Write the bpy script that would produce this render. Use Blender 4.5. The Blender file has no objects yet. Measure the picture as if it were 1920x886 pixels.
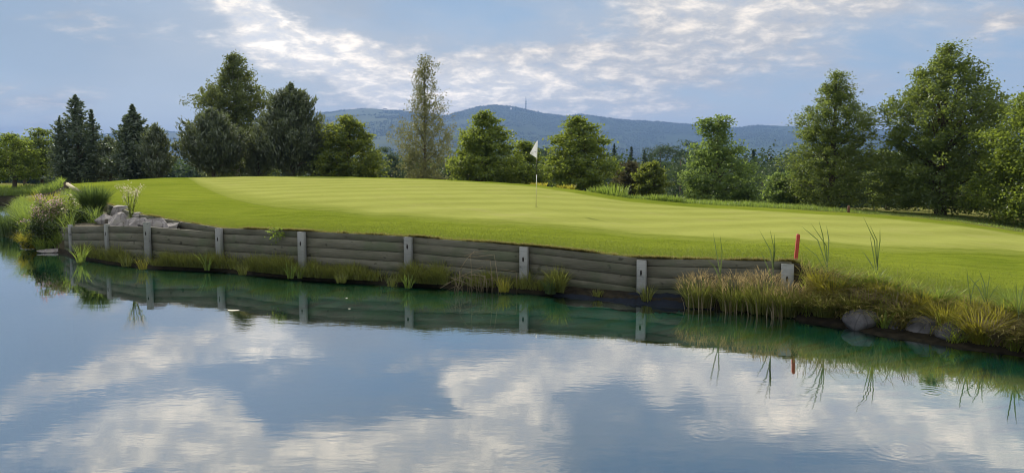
import bpy, math, random
import numpy as np
from mathutils import Vector, Matrix

rng = np.random.default_rng(7)
random.seed(7)
SC = bpy.context.scene
COL = SC.collection
PI = math.pi

# ------------------------------------------------------------------ camera
HC = 2.4                       # eye height above the pond
F = 1400.0                     # focal length in photo pixels (1920 wide)
PITCH = math.atan(130 / F)
CP, SP = math.cos(PITCH), math.sin(PITCH)


def ray(px, py):
    x, y = (px - 960) / F, -(py - 443) / F
    return np.array([x, y * SP + CP, y * CP - SP])


def at(px, py, Y=None, z=None):
    d = ray(px, py)
    t = Y / d[1] if Y is not None else (z - HC) / d[2]
    return np.array([0, 0, HC]) + d * t


def uof(px, py):
    d = ray(px, py)
    return d[0] / d[1]


cam = bpy.data.cameras.new('camera')
co = bpy.data.objects.new('camera', cam)
COL.objects.link(co)
cam.sensor_width = 36
cam.lens = F / 1920 * 36
cam.clip_start, cam.clip_end = 0.1, 60000
co.location = (0, 0, HC)
co.rotation_euler = (PI / 2 - PITCH, 0, 0)
SC.camera = co

# ------------------------------------------------------------------ mesh helpers


def mesh(name, verts, quads=None, tris=None, smooth=False, tint=None):
    verts = np.asarray(verts, dtype=np.float32).reshape(-1, 3)
    q = np.asarray(quads if quads is not None else [], dtype=np.int32).reshape(-1, 4)
    t = np.asarray(tris if tris is not None else [], dtype=np.int32).reshape(-1, 3)
    me = bpy.data.meshes.new(name)
    me.vertices.add(len(verts))
    me.vertices.foreach_set('co', verts.ravel())
    loops = np.concatenate([q.ravel(), t.ravel()]).astype(np.int32)
    me.loops.add(len(loops))
    me.loops.foreach_set('vertex_index', loops)
    tot = np.concatenate([np.full(len(q), 4), np.full(len(t), 3)]).astype(np.int32)
    st = np.concatenate([[0], np.cumsum(tot)[:-1]]).astype(np.int32) if len(tot) else np.array([], np.int32)
    me.polygons.add(len(tot))
    me.polygons.foreach_set('loop_start', st)
    me.polygons.foreach_set('loop_total', tot)
    if smooth:
        me.polygons.foreach_set('use_smooth', np.ones(len(tot), dtype=bool))
    if tint is not None:
        a = me.attributes.new('tint', 'FLOAT', 'POINT')
        a.data.foreach_set('value', np.asarray(tint, dtype=np.float32).ravel())
    me.update(calc_edges=True)
    me.validate()
    return me


def obj(name, me, mat, parent=None, loc=None, rotz=0.0):
    o = bpy.data.objects.new(name, me)
    COL.objects.link(o)
    if me is not None and mat is not None:
        me.materials.append(mat)
    if parent is not None:
        o.parent = parent
    if loc is not None:
        o.location = loc
    o.rotation_euler = (0, 0, rotz)
    return o


def tag(o, label=None, cat=None, group=None, kind=None):
    if label: o['label'] = label
    if cat: o['category'] = cat
    if group: o['group'] = group
    if kind: o['kind'] = kind
    return o


def empty(name, loc, label, cat, group=None, rotz=0.0):
    o = bpy.data.objects.new(name, None)
    COL.objects.link(o)
    o.location = loc
    o.rotation_euler = (0, 0, rotz)
    o.empty_display_size = 0.2
    return tag(o, label, cat, group)


class MB:
    def __init__(s): s.v, s.q, s.t, s.a, s.n = [], [], [], [], 0

    def add(s, v, q=None, t=None, tint=None):
        v = np.asarray(v, float).reshape(-1, 3)
        s.v.append(v)
        if q is not None and len(q): s.q.append(np.asarray(q, int).reshape(-1, 4) + s.n)
        if t is not None and len(t): s.t.append(np.asarray(t, int).reshape(-1, 3) + s.n)
        s.a.append(np.full(len(v), .5) if tint is None else np.broadcast_to(np.asarray(tint, float), (len(v),)))
        s.n += len(v)

    def me(s, name, smooth=False):
        return mesh(name, np.concatenate(s.v), np.concatenate(s.q) if s.q else None,
                    np.concatenate(s.t) if s.t else None, smooth, np.concatenate(s.a))


def tube(mb, pts, rad, n=7, tint=None, cap=True):
    pts = np.asarray(pts, float)
    rad = np.broadcast_to(np.asarray(rad, float), (len(pts),))
    d = np.gradient(pts, axis=0)
    d /= np.linalg.norm(d, axis=1)[:, None] + 1e-9
    ref = np.array([0.3, 0.9, 0.1]) if abs(d[0][2]) > .7 else np.array([0, 0, 1.])
    a = np.cross(d, ref); a /= np.linalg.norm(a, axis=1)[:, None] + 1e-9
    b = np.cross(d, a)
    th = np.arange(n) / n * 2 * PI
    V = pts[:, None, :] + rad[:, None, None] * (a[:, None, :] * np.cos(th)[None, :, None] + b[:, None, :] * np.sin(th)[None, :, None])
    k = len(pts)
    i = np.arange(k - 1)[:, None] * n; j = np.arange(n)[None, :]; j2 = (j + 1) % n
    q = np.stack([i + j, i + j2, i + n + j2, i + n + j], -1).reshape(-1, 4)
    V = V.reshape(-1, 3)
    t = None
    if cap:
        V = np.concatenate([V, pts[-1:], pts[:1]])
        jj = np.arange(n)
        t = np.concatenate([np.stack([(k - 1) * n + jj, (k - 1) * n + (jj + 1) % n, np.full(n, k * n)], 1),
                            np.stack([(jj + 1) % n, jj, np.full(n, k * n + 1)], 1)])
    mb.add(V, q, t, tint)


def box(mb, x0, x1, y0, y1, z0, z1, bev=0.0, jit=0.0, tint=None):
    """box with chamfered long edges along x"""
    b = bev
    if b <= 0:
        v = np.array([[x, y, z] for x in (x0, x1) for y in (y0, y1) for z in (z0, z1)], float)
        q = [[0, 1, 3, 2], [4, 6, 7, 5], [0, 4, 5, 1], [2, 3, 7, 6], [0, 2, 6, 4], [1, 5, 7, 3]]
        mb.add(v, q, None, tint); return
    prof = [(y0 + b, z0), (y1 - b, z0), (y1, z0 + b), (y1, z1 - b), (y1 - b, z1), (y0 + b, z1), (y0, z1 - b), (y0, z0 + b)]
    nx = max(2, int(abs(x1 - x0) / .35) + 1)
    xs = np.linspace(x0, x1, nx)
    V = []
    for i, x in enumerate(xs):
        dz, dy = (rng.normal(0, jit), rng.normal(0, jit)) if jit else (0, 0)
        V += [(x, y + dy, z + dz) for y, z in prof]
    n = 8
    i = np.arange(nx - 1)[:, None] * n; j = np.arange(n)[None, :]; j2 = (j + 1) % n
    q = np.stack([i + j, i + j2, i + n + j2, i + n + j], -1).reshape(-1, 4)[:, ::-1]
    e = (nx - 1) * n
    caps = [[0, 1, 2, 7], [2, 3, 6, 7], [3, 4, 5, 6], [e + 7, e + 2, e + 1, e], [e + 7, e + 6, e + 3, e + 2], [e + 6, e + 5, e + 4, e + 3]]
    mb.add(V, np.concatenate([q, caps]), None, tint)


def grid_faces(nu, nv):
    i = np.arange(nu - 1)[:, None] * nv; j = np.arange(nv - 1)[None, :]
    return np.stack([i + j, i + nv + j, i + nv + j + 1, i + j + 1], -1).reshape(-1, 4)


def vnoise(x, y, seed=0):
    """smooth value noise, numpy"""
    xi, yi = np.floor(x).astype(np.int64), np.floor(y).astype(np.int64)
    fx, fy = x - xi, y - yi
    fx, fy = fx * fx * (3 - 2 * fx), fy * fy * (3 - 2 * fy)

    def h(a, b):
        n = (a * 374761393 + b * 668265263 + seed * 974711) & 0x7fffffff
        n = ((n ^ (n >> 13)) * 1274126177) & 0x7fffffff
        return ((n ^ (n >> 16)) & 0xffff) / 65535.0
    return (h(xi, yi) * (1 - fx) + h(xi + 1, yi) * fx) * (1 - fy) + (h(xi, yi + 1) * (1 - fx) + h(xi + 1, yi + 1) * fx) * fy


def fbm(x, y, o=4, seed=0):
    s, a = 0, .5
    for k in range(o):
        s = s + a * vnoise(x * 2 ** k, y * 2 ** k, seed + k); a *= .5
    return s / (1 - .5 ** o)


def blades(mb, P, H, W, az, lean, tint, curl=1.6, nseg=2):
    """grass blades: roots P, height H, width W, lean direction az, lean amount (horizontal reach / H)"""
    P = np.asarray(P, float); N = len(P)
    H, W, az, lean, tint = [np.broadcast_to(np.asarray(a, float), (N,)) for a in (H, W, az, lean, tint)]
    d = np.stack([np.cos(az), np.sin(az), np.zeros(N)], 1)
    fa = az + rng.uniform(-1.2, 1.2, N) + PI / 2
    w = np.stack([np.cos(fa), np.sin(fa), np.zeros(N)], 1)
    rows = []
    for k in range(nseg + 1):
        s = k / nseg
        c = P + d * (H * lean * s ** curl)[:, None]
        zz = H * (s - .35 * np.minimum(lean, 1.4) * s ** 2.4)
        c = c + np.stack([np.zeros(N), np.zeros(N), zz], 1)
        if k < nseg:
            ww = W * (1 - .45 * s ** 1.5) * .5
            rows += [c - w * ww[:, None], c + w * ww[:, None]]
        else:
            rows.append(c)
    m = 2 * nseg + 1
    V = np.stack(rows, 1).reshape(-1, 3)
    b = np.arange(N)[:, None] * m
    q = np.concatenate([b + np.array([[2 * k, 2 * k + 1, 2 * k + 3, 2 * k + 2]]) for k in range(nseg - 1)]) if nseg > 1 else None
    t = b + np.array([[2 * nseg - 2, 2 * nseg - 1, 2 * nseg]])
    mb.add(V, q, t, np.repeat(tint, m))


def leaves(mb, C, size, tint, up=.5, aspect=.62, axis=None, axis_mix=0.0):
    """diamond leaves at C; normals biased up; axis = preferred long direction"""
    C = np.asarray(C, float); N = len(C)
    n = rng.normal(size=(N, 3)); n[:, 2] = np.abs(n[:, 2]) + up
    n /= np.linalg.norm(n, axis=1)[:, None]
    a = rng.normal(size=(N, 3))
    if axis is not None:
        a = a * (1 - axis_mix) + np.asarray(axis, float) * axis_mix * 1.6
    a -= n * (a * n).sum(1)[:, None]
    a /= np.linalg.norm(a, axis=1)[:, None] + 1e-9
    b = np.cross(n, a)
    s = np.broadcast_to(np.asarray(size, float), (N,))[:, None]
    V = np.stack([C - a * s * .5, C + b * s * .5 * aspect - n * s * .06, C + a * s * .5, C - b * s * .5 * aspect - n * s * .06], 1).reshape(-1, 3)
    q = np.arange(N)[:, None] * 4 + np.arange(4)[None, :]
    mb.add(V, q, None, np.repeat(np.broadcast_to(np.asarray(tint, float), (N,)), 4))


# ------------------------------------------------------------------ materials
class NT:
    def __init__(s, tree): s.t = tree; s.n = tree.nodes; s.l = tree.links

    def new(s, ty, **k):
        n = s.n.new(ty)
        ins = k.pop('ins', {})
        for a, v in k.items(): setattr(n, a, v)
        for a, v in ins.items():
            if hasattr(v, 'is_output') or isinstance(v, bpy.types.NodeSocket): s.l.new(v, n.inputs[a])
            else: n.inputs[a].default_value = v
        return n

    def math(s, op, a, b=None, c=None, clamp=False):
        n = s.new('ShaderNodeMath', operation=op, use_clamp=clamp)
        for i, v in enumerate((a, b, c)):
            if v is None: continue
            if isinstance(v, bpy.types.NodeSocket): s.l.new(v, n.inputs[i])
            else: n.inputs[i].default_value = v
        return n.outputs[0]

    def noise(s, vec, scale, detail=4, rough=.55, dist=0.0):
        n = s.new('ShaderNodeTexNoise', ins={'Scale': scale, 'Detail': detail, 'Roughness': rough, 'Distortion': dist})
        if vec is not None: s.l.new(vec, n.inputs['Vector'])
        return n.outputs[0]

    def mapping(s, vec, scale=(1, 1, 1), rot=(0, 0, 0), loc=(0, 0, 0)):
        n = s.new('ShaderNodeMapping', ins={'Scale': scale, 'Rotation': rot, 'Location': loc})
        s.l.new(vec, n.inputs['Vector'])
        return n.outputs[0]

    def ramp(s, fac, stops):
        n = s.new('ShaderNodeValToRGB')
        e = n.color_ramp.elements
        while len(e) < len(stops): e.new(.5)
        for i, (p, c) in enumerate(stops):
            e[i].position = p; e[i].color = (*c, 1)
        s.l.new(fac, n.inputs[0])
        return n.outputs[0]

    def mix(s, fac, a, b, blend='MIX'):
        n = s.new('ShaderNodeMix', data_type='RGBA', blend_type=blend)
        for i, v in ((0, fac), (6, a), (7, b)):
            if isinstance(v, bpy.types.NodeSocket): s.l.new(v, n.inputs[i])
            else: n.inputs[i].default_value = v if i == 0 else (*v, 1)
        return n.outputs[2]

    def sstep(s, x, a, b):
        n = s.new('ShaderNodeMapRange', interpolation_type='SMOOTHSTEP', ins={'From Min': a, 'From Max': b})
        s.l.new(x, n.inputs[0])
        return n.outputs[0]


def newmat(name):
    m = bpy.data.materials.new(name)
    m.use_nodes = True
    m.node_tree.nodes.clear()
    g = NT(m.node_tree)
    out = g.new('ShaderNodeOutputMaterial')
    return m, g, out


def foliage_mat(name, ca, cb, transl=.45, tcol=None, gloss=.06, rough=.45):
    """leaf / blade material: colour varies per leaf with the tint attribute"""
    m, g, out = newmat(name)
    at_ = g.new('ShaderNodeAttribute', attribute_name='tint')
    c = g.ramp(at_.outputs['Fac'], [(0, ca), (1, cb)])
    ge = g.new('ShaderNodeTexCoord')
    nz = g.noise(ge.outputs['Object'], 1.1, 2)
    c = g.mix(g.math('MULTIPLY', nz, .55), c, tuple(x * .55 for x in ca))
    dif = g.new('ShaderNodeBsdfDiffuse', ins={'Color': c})
    tc = g.mix(.5, c, tcol or (cb[0] * 1.5, cb[1] * 1.45, cb[2] * .55))
    tr = g.new('ShaderNodeBsdfTranslucent', ins={'Color': tc})
    mx = g.new('ShaderNodeMixShader', ins={0: transl, 1: dif.outputs[0], 2: tr.outputs[0]})
    gl = g.new('ShaderNodeBsdfGlossy', ins={'Roughness': rough, 'Color': (.9, .95, 1, 1)})
    m2 = g.new('ShaderNodeMixShader', ins={0: gloss * .35, 1: mx.outputs[0], 2: gl.outputs[0]})
    g.l.new(m2.outputs[0], out.inputs[0])
    return m


def plain_mat(name, col, rough=.7, nscale=8, var=.35, bump=.0, bscale=30, spec=.3, metal=0.0):
    m, g, out = newmat(name)
    tc = g.new('ShaderNodeTexCoord')
    n = g.noise(tc.outputs['Object'], nscale, 5, .6)
    c = g.mix(n, tuple(x * (1 - var) for x in col), tuple(min(1, x * (1 + var)) for x in col))
    p = g.new('ShaderNodeBsdfPrincipled', ins={'Base Color': c, 'Roughness': rough, 'Metallic': metal, 'Specular IOR Level': spec})
    if bump:
        b = g.new('ShaderNodeBump', ins={'Strength': bump, 'Distance': .02, 'Height': g.noise(tc.outputs['Object'], bscale, 6, .65)})
        g.l.new(b.outputs[0], p.inputs['Normal'])
    g.l.new(p.outputs[0], out.inputs[0])
    return m


def turf_mat(name, ca, cb, dry, bump=.4, stripes=0.0, dryamt=.3, edge=None):
    m, g, out = newmat(name)
    tc = g.new('ShaderNodeTexCoord'); P = tc.outputs['Object']
    big = g.noise(P, .22, 4, .55)
    mid = g.noise(g.mapping(P, (1.2, 2.0, 1)), 1.1, 5, .6)
    fine = g.noise(g.mapping(P, (14, 18, 14)), 1.0, 6, .75)
    f = g.math('ADD', g.math('MULTIPLY', big, .45), g.math('ADD', g.math('MULTIPLY', mid, .3), g.math('MULTIPLY', fine, .45)))
    c = g.ramp(f, [(.38, ca), (.82, cb)])
    if stripes:
        w = g.new('ShaderNodeTexWave', wave_type='BANDS', bands_direction='X', ins={'Scale': .30, 'Distortion': 1.2, 'Detail': 2, 'Detail Scale': .6})
        g.l.new(g.mapping(P, (.25, 1.5, 1), (0, 0, .25)), w.inputs['Vector'])
        c = g.mix(g.math('MULTIPLY', w.outputs[1], stripes), c, tuple(x * 1.25 for x in cb))
    dn = g.sstep(g.noise(P, .55, 5, .65), .52, .75)
    c = g.mix(g.math('MULTIPLY', dn, dryamt), c, dry)
    if edge:          # longer grass towards the rim of the sheet (tint = 0 at the rim)
        at_ = g.new('ShaderNodeAttribute', attribute_name='tint')
        tf = g.math('ADD', at_.outputs['Fac'], g.math('MULTIPLY', g.math('SUBTRACT', mid, .5), .5), clamp=True)
        ce = g.ramp(f, [(.38, edge[0]), (.82, edge[1])])
        c = g.mix(tf, ce, c)
    p = g.new('ShaderNodeBsdfPrincipled', ins={'Base Color': c, 'Roughness': .9, 'Specular IOR Level': .0})
    h = g.math('ADD', g.noise(g.mapping(P, (.30, 1.15, 1), (0, 0, .12)), 1.0, 5, .60, .5), g.math('MULTIPLY', g.noise(P, 18, 3, .7), .06))
    b = g.new('ShaderNodeBump', ins={'Strength': bump, 'Distance': .26, 'Height': h})
    g.l.new(b.outputs[0], p.inputs['Normal'])
    g.l.new(p.outputs[0], out.inputs[0])
    return m


def wood_mat(name, ca, cb, moss):
    m, g, out = newmat(name)
    tc = g.new('ShaderNodeTexCoord'); P = tc.outputs['Object']
    oi = g.new('ShaderNodeObjectInfo')
    sh = g.new('ShaderNodeCombineXYZ', ins={0: g.math('MULTIPLY', oi.outputs['Random'], 37.0)})
    va = g.new('ShaderNodeVectorMath', operation='ADD'); g.l.new(P, va.inputs[0]); g.l.new(sh.outputs[0], va.inputs[1])
    Q = va.outputs[0]
    grain = g.noise(g.mapping(Q, (1.3, 26, 26)), 2.2, 6, .65, .4)
    blot = g.noise(g.mapping(Q, (1, 2.5, 2.5)), 1.7, 4, .6)
    f = g.math('ADD', g.math('MULTIPLY', grain, .6), g.math('MULTIPLY', blot, .45))
    c = g.ramp(f, [(.32, ca), (.75, cb)])
    kn = g.sstep(g.noise(g.mapping(Q, (2.2, 4, 4)), 2.3, 2, .5), .66, .74)
    c = g.mix(g.math('MULTIPLY', kn, .75), c, tuple(x * .3 for x in ca))
    ms = g.sstep(g.noise(Q, 1.3, 4, .6), .48, .68)
    c = g.mix(g.math('MULTIPLY', ms, .55), c, moss)
    c = g.mix(g.math('MULTIPLY', oi.outputs['Random'], .35), c, tuple(x * .6 for x in ca))
    ge = g.new('ShaderNodeNewGeometry'); sp = g.new('ShaderNodeSeparateXYZ'); g.l.new(ge.outputs['Position'], sp.inputs[0])
    wet = g.sstep(g.math('ADD', sp.outputs[2], g.math('MULTIPLY', g.math('SUBTRACT', blot, .5), .5)), .36, .16)
    c = g.mix(g.math('MULTIPLY', wet, .6), c, tuple(x * .45 for x in moss))
    p = g.new('ShaderNodeBsdfPrincipled', ins={'Base Color': c, 'Roughness': .85, 'Specular IOR Level': .2})
    b = g.new('ShaderNodeBump', ins={'Strength': .6, 'Distance': .012, 'Height': grain})
    g.l.new(b.outputs[0], p.inputs['Normal'])
    g.l.new(p.outputs[0], out.inputs[0])
    return m


def rock_mat(name, ca, cb):
    m, g, out = newmat(name)
    tc = g.new('ShaderNodeTexCoord'); P = tc.outputs['Object']
    n = g.noise(P, 5, 8, .65)
    v = g.new('ShaderNodeTexVoronoi', feature='DISTANCE_TO_EDGE', ins={'Scale': 3.2})
    g.l.new(P, v.inputs['Vector'])
    cr = g.sstep(v.outputs['Distance'], 0, .05)
    c = g.ramp(n, [(.3, ca), (.7, cb)])
    c = g.mix(g.math('MULTIPLY', g.math('SUBTRACT', 1, cr), .45), c, tuple(x * .4 for x in ca))
    c = g.mix(g.math('MULTIPLY', g.sstep(g.noise(P, 2.4, 4, .6), .55, .7), .4), c, (.10, .11, .05))
    p = g.new('ShaderNodeBsdfPrincipled', ins={'Base Color': c, 'Roughness': .85, 'Specular IOR Level': .25})
    b = g.new('ShaderNodeBump', ins={'Strength': .7, 'Distance': .03, 'Height': g.noise(P, 9, 8, .7)})
    g.l.new(b.outputs[0], p.inputs['Normal'])
    g.l.new(p.outputs[0], out.inputs[0])
    return m


# ------------------------------------------------------------------ terrain model (columns of constant u = X / Y)
# upper edge of the lawn: wall top, then the right-hand bank
W_PX = [(125, 346, 39), (150, 361, 31), (205, 384, 23.3), (262, 402, 19.9), (340, 416, 18.6), (418, 428.5, 17.6),
        (572, 434.5, 16.3), (770, 444.5, 15.5), (987, 462, 14.7), (1207, 485.5, 13.5), (1484, 491, 12.55)]
B_PX = [(1560, 510, 12.15), (1620, 527, 11.75), (1740, 556, 11.05), (1900, 585, 10.3)]
EDGE = [(-6, 60, .4), (-.75, 54, .4), (-.68, 53, .42), (-.64, 52, .5), (-.615, 46, .9)]
for px, py, Y in W_PX + B_PX:
    p = at(px, py, Y=Y); EDGE.append((p[0] / p[1], p[1], p[2]))
EDGE += [(.80, 9.5, .40), (1.0, 8.2, .45), (1.6, 6, .5), (3, 4, .55), (6, 2.6, .6)]
EDGE = np.array(EDGE)
U_WALL0, U_WALL1 = uof(205, 384), uof(1484, 491)
U_418 = uof(418, 428.5)
C_PX = [(130, 345, 41), (300, 333.5, 45), (450, 330.5, 47), (600, 330.5, 47), (750, 333.5, 45), (900, 340, 42), (1000, 346, 40), (1100, 358, 38),
        (1180, 371, 36.5), (1300, 382, 35.5), (1500, 393, 33.5), (1700, 405.5, 31.5), (1800, 416, 29), (1920, 436, 26.5)]
CREST = [(-6, 75, .7), (-.75, 70, .72), (-.66, 70, .7), (-.62, 60, .7)]
for px, py, Y in C_PX:
    p = at(px, py, Y=Y); CREST.append((p[0] / p[1], p[1], p[2]))
CREST += [(.8, 24.5, .1), (1.0, 22, .1), (1.6, 18, .2), (3, 14, .4), (6, 10, .6)]
CREST = np.array(CREST)
# height of the ground some way behind the crest
BACK_U = np.array([-6, -.75, -.62, -.45, -.2, 0, .2, .4, .6, .8, 1.5, 6])
BACK_Z = np.array([.5, .6, .6, .9, .6, -.1, -.5, -.45, -.35, -.4, -.4, -.4])


def col_knots(u):
    yw, zw = np.interp(u, EDGE[:, 0], EDGE[:, 1]), np.interp(u, EDGE[:, 0], EDGE[:, 2])
    yc, zc = np.interp(u, CREST[:, 0], CREST[:, 1]), np.interp(u, CREST[:, 0], CREST[:, 2])
    zb = np.interp(u, BACK_U, BACK_Z)
    yb = np.maximum(yc + 14, 52)
    return yw, zw, yc, zc, yb, zb


def height(X, Y):
    """ground height behind the lawn edge, vectorised"""
    X, Y = np.asarray(X, float), np.asarray(Y, float)
    u = X / np.maximum(Y, 1e-3)
    yw, zw, yc, zc, yb, zb = col_knots(u)
    t = np.clip((Y - yw) / (yc - yw), -.05, 1)
    s_av = (zc - zw)
    # lawn: lift a little in the middle, round over at the crest
    z1 = zw + s_av * t + (.10 * np.sin(PI * np.clip(t, 0, 1)) ** 1.0 * np.interp(u, [-.25, .05], [1.0, .25])) * (np.abs(u) < .75)
    t2 = np.clip((Y - yc) / (yb - yc), 0, 1)
    z2 = zc + (zb - zc) * (t2 * t2 * (3 - 2 * t2) * .35 + t2 * .65)
    kx = [0, 1, 2.2, 3.2, 4.5]
    r = np.log10(np.maximum(Y / yb, 1))
    z3 = zb + np.interp(r, [0, .25, .6, 1.0, 1.4, 2.4], [0, -4.0, -11.5, -13, -11, 6])
    return np.where(Y <= yc, z1, np.where(Y <= yb, z2, z3))


def on_ground(px, py):
    """first hit of the photo ray with the lawn, within the crest"""
    d = ray(px, py); u = d[0] / d[1]
    yw, zw, yc, zc, yb, zb = col_knots(u)
    Y = np.linspace(yw, yc, 400)
    f = HC + d[2] / d[1] * Y - height(u * Y, Y)
    i = np.argmax(f < 0) if (f < 0).any() else int(np.argmin(f))
    return np.array([u * Y[i], Y[i], height(u * Y[i], Y[i])])


US = np.unique(np.concatenate([np.linspace(-.78, .86, 260), EDGE[:, 0], CREST[:, 0], np.linspace(-6, -.78, 14), np.linspace(.86, 1.7, 34), np.linspace(1.8, 6, 14)]))

M = {}
M['fringe'] = turf_mat('fringe_turf', (.086, .124, .012), (.200, .240, .030), (.20, .19, .05), bump=.9, dryamt=.15)
M['green'] = turf_mat('green_turf', (.175, .200, .042), (.258, .282, .074), (.29, .265, .12), bump=.28, stripes=.38, dryamt=.30, edge=((.122, .155, .025), (.208, .240, .046)))
M['rough'] = turf_mat('rough_grass', (.075, .095, .022), (.19, .18, .065), (.26, .21, .10), bump=.7, dryamt=.6)
M['soil'] = plain_mat('bank_soil', (.055, .048, .026), .95, 3, .5, .8, 12)

# lawn
T = np.concatenate([[0, .004, .012], np.linspace(.03, 1, 110)])
yw, zw, yc, zc, yb, zb = col_knots(US)
YY = yw[:, None] + (yc - yw)[:, None] * T[None, :]
XX = US[:, None] * YY
ZZ = height(XX, YY) + (fbm(XX * .8, YY * .8, 3, 3) - .5) * .05 * np.minimum(1, T * 20)[None, :]
tag(obj('lawn', mesh('lawn', np.stack([XX, YY, ZZ], -1), grid_faces(len(US), len(T)), smooth=True), M['fringe']), kind='structure')
LAWN_Z = ZZ
# ground behind the crest, to the horizon
Y0 = yc
fr = np.concatenate([np.linspace(0, 1, 14), 1 + (np.logspace(0, 2.35, 46) - 1)])  # multiples
t2 = np.linspace(0, 1, 16)
YG = np.concatenate([yc[:, None] + (yb - yc)[:, None] * t2[None, :], yb[:, None] * np.logspace(.03, 2.36, 44)[None, :]], 1)
XG = US[:, None] * YG
ZG = height(XG, YG)
ZG[:, 0] = ZZ[:, -1]
tag(obj('ground', mesh('ground', np.stack([XG, YG, ZG], -1), grid_faces(len(US), YG.shape[1]), smooth=True), M['rough']), kind='structure')

# earth face under the lawn edge, behind the boards
EF = np.stack([np.stack([US * yw, yw, ZZ[:, 0] - .0005], -1), np.stack([US * (yw + .004), yw + .004, np.full(len(US), -2.6)], -1)], 1)
tag(obj('earth_face', mesh('earth_face', EF, grid_faces(len(US), 2)), M['soil']), kind='structure')

# putting green: outline given by the photograph, dropped on the lawn
lo = [(352, 334), (372, 347), (400, 360), (440, 376), (520, 390), (700, 404), (900, 414), (1130, 431), (1400, 450), (1600, 461), (1920, 472), (2120, 478)]
hi = [(352, 333.6), (372, 332.2), (450, 331.2), (600, 331.6), (750, 335), (900, 342), (980, 347.5), (1060, 359), (1130, 371), (1200, 379.5), (1350, 390.5), (1500, 399), (1650, 408.5), (1760, 419), (1920, 441), (2120, 468)]
LO = np.array([on_ground(*p) for p in lo]); HI = np.array([on_ground(*p) for p in hi])
ul, uh = LO[:, 0] / LO[:, 1], HI[:, 0] / HI[:, 1]
u0, u1 = max(ul[0], uh[0]), min(ul[-1], uh[-1])
GU = u0 + (u1 - u0) * (np.linspace(0, 1, 240) ** 1.25)


def smooth_interp(x, xp, fp):
    y = np.interp(x, xp, fp)
    k = np.array([1, 2, 3, 2, 1.]) / 9
    yp = np.pad(y, 2, mode='edge')
    z = np.convolve(yp, k, 'valid'); z[0], z[-1] = y[0], y[-1]
    return z


gl = smooth_interp(GU, ul, LO[:, 1]); gh = smooth_interp(GU, uh, HI[:, 1])
_, _, gyc, _, _, _ = col_knots(GU)
gl = gl + (fbm(GU * 60, GU * 0 + 2, 3, 61) - .5) * .35; gh = np.minimum(gh, gyc - .35); gl = np.minimum(gl, gh - .02)
tt = np.concatenate([np.linspace(0, .2, 40), np.linspace(.21, .96, 60), np.linspace(.965, 1, 12)])
GY = gl[:, None] + (gh - gl)[:, None] * tt[None, :]
GX = GU[:, None] * GY


def lawn_z(X, Y):
    """height of the meshed lawn (bilinear in the lawn grid)"""
    X, Y = np.asarray(X, float), np.asarray(Y, float)
    u = X / Y
    a, _, c, _, _, _ = col_knots(u)
    t = np.clip((Y - a) / (c - a), 0, 1)
    iu = np.clip(np.searchsorted(US, u) - 1, 0, len(US) - 2); it = np.clip(np.searchsorted(T, t) - 1, 0, len(T) - 2)
    fu = (u - US[iu]) / (US[iu + 1] - US[iu]); ft = (t - T[it]) / (T[it + 1] - T[it])
    Z = LAWN_Z
    return (Z[iu, it] * (1 - fu) + Z[iu + 1, it] * fu) * (1 - ft) + (Z[iu, it + 1] * (1 - fu) + Z[iu + 1, it + 1] * fu) * ft


CYc = (gl - .9 - .5 * fbm(GU * 30, GU * 0 + 9, 2, 62))[:, None] + (gh + .25 - gl + .9)[:, None] * tt[None, :]
CXc = GU[:, None] * CYc
M['collar'] = turf_mat('collar_turf', (.122, .155, .025), (.208, .240, .046), (.24, .22, .08), bump=.5, dryamt=.2, edge=((.086, .124, .012), (.200, .240, .030)))
wid = np.interp(GU, [GU[0], -.33, -.18, .3, .75], [7, 5, 1.2, .7, .6])
ce_ = np.clip((CYc - CYc[:, :1]) / (wid * .9)[:, None], 0, 1) * np.clip((CYc[:, -1:] - CYc) / .5, 0, 1)
tag(obj('green_collar', mesh('green_collar', np.stack([CXc, CYc, lawn_z(CXc, CYc) + .0022 + .002 * ce_], -1), grid_faces(len(GU), len(tt)), smooth=True, tint=ce_), M['collar']), kind='structure')
GZ = lawn_z(GX, GY) + .0062
tag(obj('putting_green', mesh('putting_green', np.stack([GX, GY, GZ], -1), grid_faces(len(GU), len(tt)), smooth=True, tint=np.clip((GY - gl[:, None]) / wid[:, None], 0, 1) * np.clip((gh[:, None] - GY) / .8, 0, 1)), M['green']), kind='structure')

# terrace and planted peninsula on the left, in front of the upper wall
YL_U = np.array([-.74, -.70, -.668, -.655, -.637, -.60, uof(132, 425), uof(200, 423), uof(275, 418), U_418])
YL_Y = np.array([34, 31, 27, 24, 21.7, 20.8, 20.4, 19.0, 18.2, 17.6])
YL_U = np.sort(YL_U)


def terrace_z(X, Y):
    u = X / Y
    a = np.interp(u, YL_U, YL_Y); b, zw_ = np.interp(u, EDGE[:, 0], EDGE[:, 1]), np.interp(u, EDGE[:, 0], EDGE[:, 2])
    t = np.clip((Y - a) / np.maximum(b - a, .05), 0, 1)
    base = .80 + (np.maximum(zw_ - .28, .45) - .80) * np.clip(t * 1.1, 0, 1)
    pen = np.clip((u - (-.588)) / (-.612 + .588), 0, 1)           # 1 on the free peninsula, no wall there
    rise = np.clip((Y - a) / 1.6, 0, 1) ** .7
    base = base * (1 - pen) + pen * (.06 + (base - .06) * rise)
    uL = np.interp(Y, [20, 22, 27, 40, 54], [-.645, -.652, -.663, -.655, -.645])
    s = np.clip((u - (uL - .028)) / .030, 0, 1); s = s * s * (3 - 2 * s)
    return s * base - .5 * (1 - s)


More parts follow.
